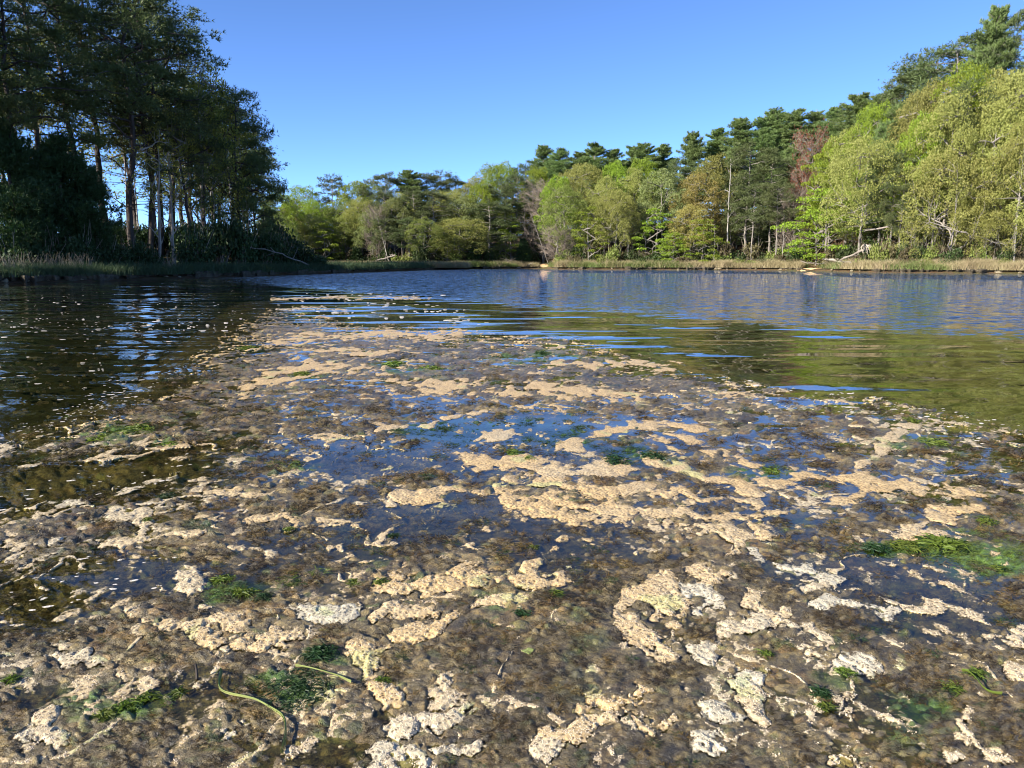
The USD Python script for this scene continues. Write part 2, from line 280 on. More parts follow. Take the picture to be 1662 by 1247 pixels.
# ------------------------------------------------------------------ ground, water, banks
def polar_sheet(ths, offs_in, offs_out):
    R = shore(ths); rows = [R * f for f in offs_in] + [R + o for o in offs_out]
    r = np.stack(rows, 0); x, y = r * np.sin(ths), r * np.cos(ths)
    return np.stack([x, y, terrain(x, y)], -1)
ths = np.radians(np.concatenate([np.arange(-180, -50, 5.), np.arange(-50, 50, .5), np.arange(50, 180.1, 5.)]))
g = polar_sheet(ths, [.02, .3, .6, .85, .93, .96], [-2.5, -1.2, 0, 1, 2.2, 3.5, 5, 6.5, 8, 10, 12, 14.5, 17, 20, 23, 27, 31, 36, 42, 50, 60, 75, 100, 150, 250, 450, 900])
nr, nc = g.shape[:2]
i, j = np.meshgrid(np.arange(nr - 1), np.arange(nc - 1), indexing='ij'); k = (i * nc + j).ravel()
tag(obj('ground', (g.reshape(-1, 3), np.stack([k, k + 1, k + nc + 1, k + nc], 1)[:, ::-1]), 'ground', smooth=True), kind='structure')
wv = [(140 * math.sin(a), 140 * math.cos(a), 0) for a in np.linspace(0, 2 * PI, 49)[:-1]]
tag(obj('water', (np.array(wv), np.array([[0, i + 1, i] for i in range(1, 47)])), 'water'), kind='structure')

def bank(name, t0, t1, step, mt, h, depth, seed):
    """marsh edge: an undercut, crumbling lip of peat along the water with a level top running inland"""
    a = np.radians(np.arange(t0, t1, step)); R = shore(a); d = np.degrees(a)
    sA = d * 1.75
    jag = 2.6 * (fb(sA * .35, sA * 0 + 1, 4, seed) - .5) + .8 * (n2(sA * 2.2, sA * 0, seed + 1) - .5)
    hh = h * (.75 + .55 * fb(sA * .5, sA * 0 + 4, 3, seed + 2))
    if mt == 'peat':  # the sandy landing interrupts the lip
        gap = np.exp(-((d - np.degrees(th_of(885))) / .5) ** 2); gap2 = np.exp(-((d - np.degrees(th_of(1322))) / .7) ** 2)
        hh = hh * (1 - .8 * np.maximum(gap, gap2))
    prof = [(-.15, -.25), (.25, -.05), (.12, .35), (-.08, .8), (.02, 1.0), (.4, 1.05), (1.2, 1.08), (depth, 1.0), (depth + 1.5, -.6)]
    P = []
    for q, (o, zf) in enumerate(prof):
        w = .22 * (n2(sA * 3.1, sA * 0 + q * 1.7, seed + 3) - .5) * (q < 5)
        r = R + o + jag * (q < 7) + w
        z = hh * zf + (.12 * (n2(sA * 1.9, sA * 0 + q * 2.1, seed + 4) - .5) if q in (3, 4, 5, 6) else 0)
        P.append(np.stack([r * np.sin(a), r * np.cos(a), z], -1))
    P = np.stack(P, 0); m, n = P.shape[:2]
    i, j = np.meshgrid(np.arange(m - 1), np.arange(n - 1), indexing='ij'); k = (i * n + j).ravel()
    return tag(obj(name, (P.reshape(-1, 3), np.stack([k, k + n, k + n + 1, k + 1], 1)[:, ::-1]), mt, smooth=50), kind='structure')
bank('marsh_bank', -41, th_of(735) * 180 / PI, .06, 'peat', .42, 4.2, 1)
bank('shore_bank', th_of(735) * 180 / PI + .03, 41, .06, 'peat', .38, 5.0, 3)
bank_z = .36

# ------------------------------------------------------------------ tree prototypes (unit tree: about 12 m tall; copies are scaled)
def broadleaf(name, leaf, bark, seed, H=12., W=9., n_clump=44, per=520, size=.15, bottom=.34, open_=.0, trunks=1, layered=False, parent=None):
    rng = np.random.default_rng(seed); P = parent or proto(name)
    wood, c_all = MB(), []
    K = 8; g_ = np.arange(n_clump) + .5
    ph = g_ * 2.39996 + rng.normal(size=n_clump) * .25
    zf = bottom + (1 - bottom) * (g_ / n_clump) ** .85
    rad = np.sqrt(np.clip(1 - ((zf - (bottom + .35 * (1 - bottom))) / (.66 * (1 - bottom) + 1e-6)) ** 2, .04, 1))
    rr = rad * W / 2 * rng.choice([1., .92, .55], n_clump, p=[.5, .3, .2]) * rng.uniform(.8, 1.05, n_clump)
    cc = np.stack([rr * np.cos(ph), rr * np.sin(ph), zf * H * rng.uniform(.94, 1.0, n_clump) - .5], 1)
    base = [np.zeros(3)] if trunks == 1 else [np.array([math.cos(t), math.sin(t), 0]) * .25 for t in np.arange(trunks) * 2 * PI / trunks]
    fork = H * rng.uniform(.32, .45)
    limbs = []
    for b in base:
        top = np.array([rng.normal() * .5, rng.normal() * .5, H * .8]) + b * 4
        t = curve(b + [0, 0, -.4], top, 9, rng, .035)
        wood.tube(t, np.linspace(.20, .035, 9) * (H / 12) / (1 if trunks == 1 else 1.4), 7); limbs.append(t)
    for q in range(K):
        a = q * 2.4 + rng.uniform(0, .6); t = limbs[q % len(limbs)]; p0 = t[2 + q * 5 // K]
        p1 = np.array([math.cos(a) * W * .30, math.sin(a) * W * .30, p0[2] + H * rng.uniform(.06, .2)]); p1[2] = min(p1[2], H * .84)
        l = curve(p0, p1, 7, rng, .08, .03); wood.tube(l, np.linspace(.085, .03, 7), 5); limbs.append(l)
    ends = np.concatenate([l[len(l) // 3:] for l in limbs])
    for c in cc:
        e = ends[np.argmin(((ends - c) ** 2).sum(1) + 3 * np.maximum(ends[:, 2] - c[2] + .5, 0) ** 2)]
        wood.tube(curve(e, c, 5, rng, .09, .03), np.linspace(.038, .012, 5), 4, cap=False)
        R = W * rng.uniform(.085, .15); n = int(per * (R / (W * .12)) ** 2)
        d = rand_dirs(rng, n)
        if layered: sq = np.array([1.25, 1.25, .32])
        else: sq = np.array([1.0, 1.0, .78])
        rr_ = R * rng.uniform(.55, 1.0, n)[:, None] ** .6
        keep = (d[:, 2] > -.25) | (rng.random(n) < .22)
        lump = .75 + .5 * fb(d[:, 0] * 2 + c[0] * 3, d[:, 1] * 2 + d[:, 2] * 2 + c[1], 2, 1)
        c_all.append((c + d * rr_ * sq * lump[:, None])[keep])
    c_all = np.vstack(c_all)
    if open_: c_all = c_all[rng.random(len(c_all)) > open_]
    obj('crown', leaf_cards(c_all, size, rng), leaf, P); obj('trunk', wood.get(), bark, P, smooth=60)
    return P

def white_pine(name, leaf, bark, seed, H=16., W=7.5, dens=1.5, L=.30, vert=.08):
    rng = np.random.default_rng(seed); P = proto(name); wood = MB(); C, A = [], []
    tr = curve([0, 0, -.5], [rng.normal() * .2, rng.normal() * .2, H], 12, rng, .008)
    wood.tube(tr, np.linspace(.24, .03, 12), 7)
    z = H * .18
    while z < H * .97:
        f = z / H; wf = rng.uniform(.7, 1.2)
        prof = ((1 - f) / .68) ** .58 * wf if f > .32 else (.75 + .25 * (f - .18) / .14) * wf
        for b in range(rng.integers(4, 7)):
            a = rng.uniform(0, 2 * PI); ln = max(.2, W / 2 * prof * rng.uniform(.65, 1.15))
            x0 = np.array([np.interp(z, tr[:, 2], tr[:, 0]), np.interp(z, tr[:, 2], tr[:, 1]), z])
            rise = ln * (rng.uniform(-.12, .12) + (.55 if f > .85 else .22 if f > .65 else .06))
            e = x0 + [math.cos(a) * ln, math.sin(a) * ln, rise]
            br = curve(x0, e, 6, rng, .05, -.04); wood.tube(br, np.linspace(.045, .012, 6), 4, cap=False)
            n = int(34 * ln * dens) + 8; t = rng.uniform(.04, 1, n)
            side = np.array([-math.sin(a), math.cos(a), 0]); spread = ln * .38 * np.sin(np.clip(t, 0, 1) * PI * .80 + .12)
            p = np.stack([np.interp(t, np.linspace(0, 1, 6), br[:, q]) for q in range(3)], 1)
            off = rng.uniform(-1, 1, n) * spread
            p = p + side * off[:, None] + np.array([0, 0, 1]) * (rng.normal(.06, vert, n) - .04 * np.abs(off))[:, None]
            C.append(p); A.append(np.array([math.cos(a) * .5, math.sin(a) * .5, .75]) + side * np.sign(off)[:, None] * .5)
        z += rng.uniform(.40, .66) * (1 if f < .65 else .62)
    C, A = np.vstack(C), np.vstack(A)
    obj('crown', needle_tufts(C, A, L, rng, 5, .20), leaf, P); obj('trunk', wood.get(), bark, P, smooth=60)
    return P

def pitch_pine(name, leaf, bark, seed, H=16., W=8., bare=.42, n_br=34, dens=1.0, L=.34, wob=.02, snags=10, droop=0.0, trunk_r=.21, needles=7):
    rng = np.random.default_rng(seed); P = proto(name); wood = MB(); C, A = [], []
    tr = curve([0, 0, -.5], [rng.normal() * .5, rng.normal() * .5, H * .97], 16, rng, wob)
    wood.tube(tr, np.linspace(trunk_r, .05, 16), 8)
    def at(z): return np.array([np.interp(z, tr[:, 2], tr[:, 0]), np.interp(z, tr[:, 2], tr[:, 1]), z])
    for q in range(snags):                                           # dead stubs below the crown
        z = H * rng.uniform(bare * .35, bare * 1.15); a = rng.uniform(0, 2 * PI); ln = rng.uniform(.6, 2.4)
        wood.tube(curve(at(z), at(z) + [math.cos(a) * ln, math.sin(a) * ln, rng.uniform(-.3, .3) * ln], 5, rng, .10), np.linspace(.035, .008, 5), 4, cap=False)
    for q in range(n_br):
        f = bare + (1 - bare) * ((q + rng.random()) / n_br); z = H * f * .97; a = q * 2.4 + rng.uniform(0, 1.2)
        prof = math.sqrt(max(.06, 1 - ((f - (bare + .35 * (1 - bare))) / (.68 * (1 - bare))) ** 2))
        ln = W / 2 * prof * rng.uniform(.55, 1.2); p0 = at(z)
        e = p0 + [math.cos(a) * ln, math.sin(a) * ln, ln * (rng.uniform(-.15, .35) - droop)]
        br = curve(p0, e, 7, rng, .13, .05); wood.tube(br, np.linspace(.07, .02, 7) * (.6 + .4 * ln / (W / 2)), 5, cap=False)
        for s in range(rng.integers(4, 8)):                          # side shoots carrying needle clusters
            t = rng.uniform(.35, 1.0); b0 = np.array([np.interp(t, np.linspace(0, 1, 7), br[:, k]) for k in range(3)])
            d = unit(np.array([math.cos(a), math.sin(a), .25]) + rng.normal(size=3) * [.75, .75, .35]); sl = rng.uniform(.4, 1.15)
            b1 = b0 + d * sl; wood.tube(np.array([b0, (b0 + b1) / 2 + rng.normal(size=3) * .05, b1]), [.02, .014, .008], 3, cap=False)
            n = int(26 * dens); w = rng.normal(size=(n, 3)) * [.34, .34, .17] * rng.uniform(.8, 1.3)
            C.append(b1 + w); A.append(w + d * .4 + [0, 0, .35])
    C, A = np.vstack(C), np.vstack(A)
    obj('crown', needle_tufts(C, A, L, rng, needles, .17, .9), leaf, P); obj('trunk', wood.get(), bark, P, smooth=60)
    return P

def twiggy(name, bark, seed, H=9., W=6., leaf=None, n1=26, fan=1.0):
    """leafless tree: trunk, limbs, and a haze of fine twigs"""
    rng = np.random.default_rng(seed); P = proto(name); wood, tw = MB(), MB(); tips = []
    tr = curve([0, 0, -.3], [W * .05, 0, H * .85], 9, rng, .04); wood.tube(tr, np.linspace(.15, .03, 9), 6)
    for q in range(n1):
        f = .12 + .88 * q / n1; p0 = np.array([np.interp(f * .85 * H, tr[:, 2], tr[:, k]) for k in range(3)]); a = q * 2.4
        ln = W / 2 * math.sqrt(max(.08, 1 - (f - .4) ** 2 / .42)) * rng.uniform(.7, 1.15)
        e = p0 + [math.cos(a) * ln, math.sin(a) * ln, ln * .55 * fan * rng.uniform(.5, 1.3)]
        b = curve(p0, e, 6, rng, .09); wood.tube(b, np.linspace(.04, .014, 6), 4, cap=False)
        for s in range(26):
            t = rng.uniform(.2, 1); s0 = np.array([np.interp(t, np.linspace(0, 1, 6), b[:, k]) for k in range(3)])
            d = unit(np.array([math.cos(a), math.sin(a), .9]) + rng.normal(size=3) * .75); L = rng.uniform(.5, 1.3)
            s1 = s0 + d * L; mid = (s0 + s1) / 2 + rng.normal(size=3) * .06
            tw.tube(np.array([s0, mid, s1]), [.014, .010, .006], 3, cap=False)
            for _ in range(4):
                m = s0 + (s1 - s0) * rng.uniform(.3, 1); e2 = m + unit(d + rng.normal(size=3) * .7) * rng.uniform(.25, .6)
                tw.tube(np.array([m, e2]), [.009, .005], 3, cap=False); tips.append(e2)
    obj('trunk', wood.get(), bark, P, smooth=60); obj('twigs', tw.get(), 'twig_grey', P)
    if leaf:
        tips = np.repeat(np.array(tips), 2, 0); tips = tips[tips[:, 2] > H * .35]
        obj('crown', leaf_cards(tips + rng.normal(size=tips.shape) * .12, .17, rng), leaf, P)
    return P

def bush(name, leaf, seed, R=1.0, Hh=1.3, n=1500, size=.16, twigs=14, blob=9):
    rng = np.random.default_rng(seed); P = proto(name); wood = MB(); C = []
    for q in range(blob):
        a, r = rng.uniform(0, 2 * PI), R * .75 * rng.random() ** .5
        c = np.array([math.cos(a) * r, math.sin(a) * r, Hh * rng.uniform(.3, .85) * (1 - .4 * r / R)])
        wood.tube(curve([c[0] * .3, c[1] * .3, -.1], c, 4, rng, .1), [.03, .022, .016, .01], 4, cap=False)
        d = rand_dirs(rng, n // blob); rr = rng.uniform(.35, 1, n // blob)[:, None] ** .7 * R * rng.uniform(.38, .6)
        C.append(c + d * rr * [1, 1, .8])
    for q in range(twigs):
        a = rng.uniform(0, 2 * PI); r = R * rng.uniform(.4, 1.1)
        wood.tube(curve([0, 0, 0], [math.cos(a) * r, math.sin(a) * r, Hh * rng.uniform(.6, 1.2)], 4, rng, .12), [.018, .013, .009, .005], 3, cap=False)
    C = np.vstack(C); C = C[C[:, 2] > .02]
    obj('foliage', leaf_cards(C, size, rng), leaf, P); obj('stems', wood.get(), 'twig_grey', P)
    return P

def cedar(name, leaf, seed, H=4., W=3.2):
    rng = np.random.default_rng(seed); P = proto(name); wood = MB(); C, A = [], []
    wood.tube([[0, 0, -.3], [0, 0, H * .5], [0, 0, H]], [.09, .06, .01], 6)
    for q in range(70):
        f = .04 + .94 * q / 70; a = q * 2.4; ln = W / 2 * (1 - f) ** .7 * rng.uniform(.75, 1.1) + .1
        e = np.array([math.cos(a) * ln, math.sin(a) * ln, f * H - .12 * ln]); b = curve([0, 0, f * H], e, 4, rng, .05, -.03)
        wood.tube(b, [.02, .014, .01, .006], 3, cap=False)
        n = int(55 * ln); t = rng.random(n) ** .7; p = np.stack([np.interp(t, np.linspace(0, 1, 4), b[:, k]) for k in range(3)], 1)
        s = np.array([-math.sin(a), math.cos(a), 0]); p += s * (rng.uniform(-.35, .35, n) * (1.1 - t))[:, None] * ln + [0, 0, 1] * rng.uniform(-.05, .07, n)[:, None]
        C.append(p); A.append(np.tile([math.cos(a), math.sin(a), .15], (n, 1)))
    obj('crown', needle_tufts(np.vstack(C), np.vstack(A), .24, rng, 4, .3), leaf, P); obj('trunk', wood.get(), 'bark_grey', P)
    return P

def snag(name, bark, seed, H=11., n=9):
    rng = np.random.default_rng(seed); P = proto(name); wood, br = MB(), MB()
    tr = curve([0, 0, -.4], [.25, 0, H], 12, rng, .012); wood.tube(tr, np.linspace(.17, .05, 12), 7)
    for q in range(n):
        f = .45 + .55 * q / n; p0 = np.array([np.interp(f * H, tr[:, 2], tr[:, k]) for k in range(3)]); a = q * 2.4 + rng.random(); ln = rng.uniform(.5, 2.0) * (1.25 - f)
        e = p0 + [math.cos(a) * ln, math.sin(a) * ln, ln * rng.uniform(.35, .9)]; b = curve(p0, e, 5, rng, .12); br.tube(b, np.linspace(.05, .015, 5), 4, cap=False)
        for s in range(4):
            m = b[rng.integers(2, 5)]; br.tube(np.array([m, m + unit(rng.normal(size=3) + [math.cos(a), math.sin(a), .1]) * rng.uniform(.3, .9)]), [.015, .006], 3, cap=False)
    obj('trunk', wood.get(), bark, P, smooth=60); obj('branches', br.get(), bark, P)
    return P

PR = {}
def reg(key, P, H, W): PR[key] = (P.GetPath(), H, W)
for q, (k, lf) in enumerate((('oak_tan', 'oak_tan_leaf'), ('oak_olive', 'oak_olive_leaf'), ('oak_grey', 'oak_grey_leaf'), ('oak_gold', 'oak_gold_leaf'), ('oak_lime', 'oak_lime_leaf'))):
    for v in range(2 if k in ('oak_tan', 'oak_lime') else 1):
        reg(f'{k}{v}', broadleaf(f'{k}_{v}', lf, 'bark_grey', 10 * q + v, W=8.6 + v, n_clump=50 + 8 * v, size=.17), 12., 8.6 + v)
for k in ('oak_olive', 'oak_grey', 'oak_gold'): PR[k + '1'] = PR[k + '0']
reg('oak_open0', broadleaf('oak_open', 'oak_tan_leaf', 'bark_grey', 91, H=9, W=9, n_clump=34, per=330, size=.17, bottom=.30, trunks=2), 9., 9.)
reg('lime_layer0', broadleaf('lime_layered', 'oak_lime_leaf', 'bark_grey', 71, H=8, W=6.5, n_clump=24, per=280, size=.19, bottom=.22, layered=True), 8., 6.5)
reg('lime_layer1', broadleaf('lime_layered_wide', 'oak_lime_leaf', 'bark_grey', 72, H=8, W=8, n_clump=34, per=280, size=.19, bottom=.12, layered=True), 8., 8.)
for v in range(4): reg(f'white_pine{v}', white_pine(f'white_pine_{v}', 'white_pine_needle', 'bark_grey', 40 + v, W=(8., 6.2, 9.5, 7.)[v]), 16., (8., 6.2, 9.5, 7.)[v])
for v in range(3): reg(f'pitch_pine{v}', pitch_pine(f'pitch_pine_{v}', 'pitch_pine_needle', 'bark_grey', 50 + v, W=8. + v, bare=(.25, .38, .5)[v], n_br=34, L=.36, needles=5), 16., 8. + v)
reg('maple_red0', twiggy('maple_red', 'bark_grey', 61, H=10, W=6.5, leaf='maple_red_leaf', n1=24), 10., 6.5)
reg('bare0', twiggy('bare_tree', 'bark_grey', 62, H=9, W=6, n1=34), 9., 6.)
reg('snag0', snag('snag', 'bark_pale', 63), 11., 3.)
reg('cedar0', cedar('cedar', 'cedar_leaf', 64), 4., 3.2)
for v, lf in enumerate(('bush_green_leaf', 'bush_brown_leaf', 'oak_olive_leaf')): reg(f'bush{v}', bush(f'bush_{v}', lf, 80 + v, n=1100, size=.17), 1.3, 2.)
reg('dark_bush0', bush('dark_bush', 'shade_bush_leaf', 85, n=2600, size=.12, blob=14), 1.3, 2.)
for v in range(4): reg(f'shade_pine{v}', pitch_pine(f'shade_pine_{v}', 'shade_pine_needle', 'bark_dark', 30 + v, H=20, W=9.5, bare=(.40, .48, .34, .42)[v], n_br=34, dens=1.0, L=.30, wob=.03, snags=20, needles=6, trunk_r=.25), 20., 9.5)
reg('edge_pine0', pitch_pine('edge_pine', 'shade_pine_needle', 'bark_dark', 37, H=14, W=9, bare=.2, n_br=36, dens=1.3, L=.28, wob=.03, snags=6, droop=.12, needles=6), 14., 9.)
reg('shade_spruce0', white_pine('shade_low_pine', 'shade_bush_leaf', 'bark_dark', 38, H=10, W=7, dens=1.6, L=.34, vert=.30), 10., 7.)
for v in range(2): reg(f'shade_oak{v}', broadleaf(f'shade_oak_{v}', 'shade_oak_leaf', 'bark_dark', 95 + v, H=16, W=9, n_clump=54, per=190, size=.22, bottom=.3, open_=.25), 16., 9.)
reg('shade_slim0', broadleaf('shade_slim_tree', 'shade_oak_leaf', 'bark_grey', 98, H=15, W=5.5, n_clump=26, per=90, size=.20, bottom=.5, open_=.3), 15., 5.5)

# ------------------------------------------------------------------ trees on the shores
rngp = np.random.default_rng(77)
KIND = {'oak_tan': 'oak_tree', 'oak_olive': 'oak_tree', 'oak_grey': 'oak_tree', 'oak_gold': 'oak_tree', 'oak_lime': 'oak_tree', 'oak_open': 'oak_tree', 'lime_layer': 'young_tree', 'white_pine': 'white_pine_tree', 'pitch_pine': 'pitch_pine_tree',
        'maple_red': 'maple_tree', 'bare': 'bare_tree', 'snag': 'dead_tree', 'cedar': 'cedar_tree', 'bush': 'bush', 'dark_bush': 'bush', 'shade_pine': 'pine_tree', 'edge_pine': 'pine_tree', 'shade_spruce': 'pine_tree', 'shade_oak': 'oak_tree', 'shade_slim': 'slender_tree'}
placed = []
def place(key, u, s, vtop, label, w=None, far=True, cat='tree', group=None, lean=(0, 0), rz=None):
    """u: column of the crown's middle in the photograph; s: metres inland of the shore; vtop: row of its top; w: crown width in photograph pixels"""
    path, H, W = PR[key]
    vm_ = (max(vtop, -60) + 425) / 2
    xc = (u - 831) / FPX; yc = (623.5 - vm_) / FPX
    th = math.atan2(xc, CP + yc * SP); r = float(far_shore(th) if far else shore(th)) + s
    x, y = r * math.sin(th), r * math.cos(th); z = float(terrain(x, y))
    if s < 4.2: z = max(z, bank_z - .02)
    top = at_depth(u, vtop, y)[2]; sz = max(.3, (top - z) / H)
    sx = sz * rngp.uniform(.85, 1.05) * (1.5 if 'white' in key else 1.15) if w is None else w / FPX * y / W
    name = KIND[key.rstrip('0123456789')]
    o = copy_of(path, name, loc=(x, y, z), rz=rngp.uniform(0, 2 * PI) if rz is None else rz, scale=(sx, sx, sz), label=label, cat=cat, group=group, lean=lean)
    placed.append((key, u, vtop, x, y, z)); return o
# --- skyline of the far shore and hill, from the left
SKY = [(456, 312, 'oak_lime0', 14), (492, 302, 'oak_lime1', 16), (541, 288, 'pitch_pine0', 18), (578, 294, 'oak_lime0', 16), (604, 290, 'oak_olive0', 18), (628, 284, 'pitch_pine1', 16), (668, 274, 'white_pine0', 18), (692, 286, 'pitch_pine2', 20),
       (716, 282, 'pitch_pine0', 18), (742, 290, 'pitch_pine1', 20), (770, 288, 'oak_tan0', 16), (796, 268, 'oak_lime1', 22), (820, 264, 'oak_lime0', 20), (850, 268, 'pitch_pine1', 24), (880, 234, 'white_pine1', 28), (906, 240, 'white_pine0', 30), (940, 246, 'white_pine2', 30),
       (962, 233, 'white_pine3', 28), (998, 240, 'white_pine1', 30), (1022, 238, 'white_pine3', 34), (1048, 230, 'white_pine0', 30), (1076, 232, 'white_pine1', 32), (1122, 212, 'white_pine2', 28), (1166, 206, 'white_pine1', 34), (1196, 192, 'white_pine3', 30),
       (1232, 186, 'white_pine0', 30), (1256, 176, 'white_pine2', 32), (1290, 178, 'white_pine3', 32), (1316, 177, 'white_pine0', 34), (1348, 172, 'white_pine1', 34), (1384, 152, 'white_pine2', 32), (1420, 148, 'white_pine0', 32), (1452, 134, 'pitch_pine0', 32),
       (1482, 112, 'pitch_pine1', 30), (1508, 88, 'pitch_pine0', 28), (1542, 72, 'pitch_pine2', 26), (1598, 8, 'white_pine2', 22), (1662, 14, 'pitch_pine2', 22), (1725, 0, 'white_pine0', 24)]
SPC = {'oak_lime': 'lime green broadleaf tree', 'oak_tan': 'tan green oak', 'oak_olive': 'olive green oak', 'oak_grey': 'grey green oak', 'oak_gold': 'golden brown oak', 'white_pine': 'blue green white pine', 'pitch_pine': 'dark rounded pitch pine'}
def nth(k):
    w = 'first second third fourth fifth sixth seventh eighth ninth tenth eleventh twelfth thirteenth fourteenth fifteenth sixteenth seventeenth eighteenth nineteenth twentieth'.split()
    t = {20: 'twenty', 30: 'thirty', 40: 'forty', 50: 'fifty', 60: 'sixty', 70: 'seventy'}
    if k <= 20: return w[k - 1]
    return (t[k // 10 * 10] + '-' + w[k % 10 - 1]) if k % 10 else t[k // 10 * 10][:-1] + 'ieth'
for q, (u, v, k, s) in enumerate(SKY):
    lab = f"{SPC[k.rstrip('0123456789')]} against the sky, {nth(q + 1)} from the left on the far ridge"
    if u == 1598: lab = 'tallest blue green white pine on the right hilltop, its tip highest against the sky'
    if u == 1662: lab = 'open dark pitch pine with crooked limbs on the hilltop beside the tallest white pine'
    if u == 1122: lab = 'broad blue green white pine with a wide layered top on the far ridge'
    if u == 1725: lab = 'white pine at the right edge of the picture on the hilltop'
    place(k, u, s, v, lab, w={'oak_lime': 70, 'oak_tan': 70, 'oak_olive': 70}.get(k[:-1]) or ({1122: 90, 1598: 120, 1662: 110}.get(u)))
# --- second row: crowns that fill the slope under the skyline; the ones named here can be told apart
MID = [(470, 330, 'oak_tan0', 8, 60), (510, 325, 'oak_lime1', 10, 62), (508, 345, 'oak_tan1', 6, 60), (560, 318, 'oak_olive0', 9, 70), (588, 318, 'oak_tan1', 8, 60), (622, 312, 'pitch_pine1', 9, 60), (640, 320, 'oak_grey0', 8, 60), (672, 310, 'pitch_pine0', 10, 60),
       (652, 312, 'oak_tan0', 11, 60), (705, 310, 'pitch_pine1', 9, 64), (735, 305, 'oak_tan1', 12, 70), (752, 318, 'oak_grey1', 8, 70), (785, 296, 'oak_lime0', 11, 60), (812, 300, 'pitch_pine0', 10, 70), (838, 285, 'pitch_pine2', 12, 60),
       (872, 272, 'oak_lime1', 16, 60), (905, 285, 'oak_lime0', 11, 62), (946, 262, 'oak_tan1', 16, 90), (982, 285, 'oak_tan0', 11, 66), (1000, 262, 'oak_lime0', 18, 60), (1028, 272, 'oak_tan0', 14, 62), (1042, 258, 'oak_lime1', 18, 66),
       (1076, 272, 'oak_grey0', 10, 84), (1132, 280, 'oak_gold0', 9, 84), (1160, 250, 'oak_tan0', 14, 84), (1100, 262, 'pitch_pine0', 16, 70), (1212, 240, 'pitch_pine0', 8, 92), (1254, 248, 'pitch_pine1', 9, 84), (1190, 232, 'white_pine0', 16, 80), (1285, 232, 'white_pine2', 14, 90),
       (1335, 225, 'white_pine1', 16, 80), (1350, 222, 'oak_lime0', 9, 70), (1378, 205, 'oak_tan0', 14, 90), (1414, 168, 'oak_lime1', 16, 80), (1432, 195, 'white_pine2', 12, 90), (1452, 170, 'white_pine3', 17, 90), (1480, 150, 'oak_tan0', 14, 80), (1450, 250, 'pitch_pine1', 8, 84), (1492, 182, 'oak_lime0', 9, 80),
       (1518, 120, 'oak_tan1', 16, 110), (1555, 106, 'oak_lime1', 15, 110), (1540, 150, 'oak_tan0', 8, 120), (1560, 140, 'pitch_pine0', 12, 90), (1610, 110, 'oak_tan0', 15, 110), (1655, 104, 'oak_tan1', 11, 140), (1620, 175, 'oak_tan0', 7, 110), (1700, 120, 'oak_tan0', 9, 130), (1640, 130, 'white_pine0', 17, 110), (1580, 60, 'white_pine0', 24, 110)]
MIDL = {(946, 262): 'broad tan oak crown just right of the bare grey tree, highest in its clump', (1076, 272): 'pale grey green oak with a domed crown, left of the golden brown oak', (1132, 280): 'golden brown oak, the brownest crown on the middle of the far shore',
        (1042, 258): 'lime green crown at the middle of the shore, peeping out beneath the white pines', (1212, 240): 'dark dense pitch pine directly right of the tall white dead trunk', (1254, 248): 'second dark pitch pine right of the white dead trunk, left of the red maple',
        (1160, 250): 'pale tan oak crown just left of the top of the white dead trunk', (1350, 222): 'lime green crown beside the red maple on its right', (1414, 168): 'lime topped crown on the hillside under the right ridge',
        (1432, 195): 'blue green white pine on the slope right of the big tan oak with exposed roots', (1655, 104): 'large tan oak filling the right edge of the picture above the pale trunk', (1555, 106): 'lime and yellow crown high on the right hillside below the tallest pine',
        (1560, 140): 'dark pitch pine wedged among pale oaks high on the right hill', (1450, 250): 'dark green pitch pine low on the slope between two tan oaks on the right'}
for q, (u, v, k, s, w) in enumerate(sorted(MID)):
    place(k, u, s, v, MIDL.get((u, v), f"{SPC[k.rstrip('0123456789')]} on the slope, {nth(q + 1)} from the left in the middle row"), w=w)
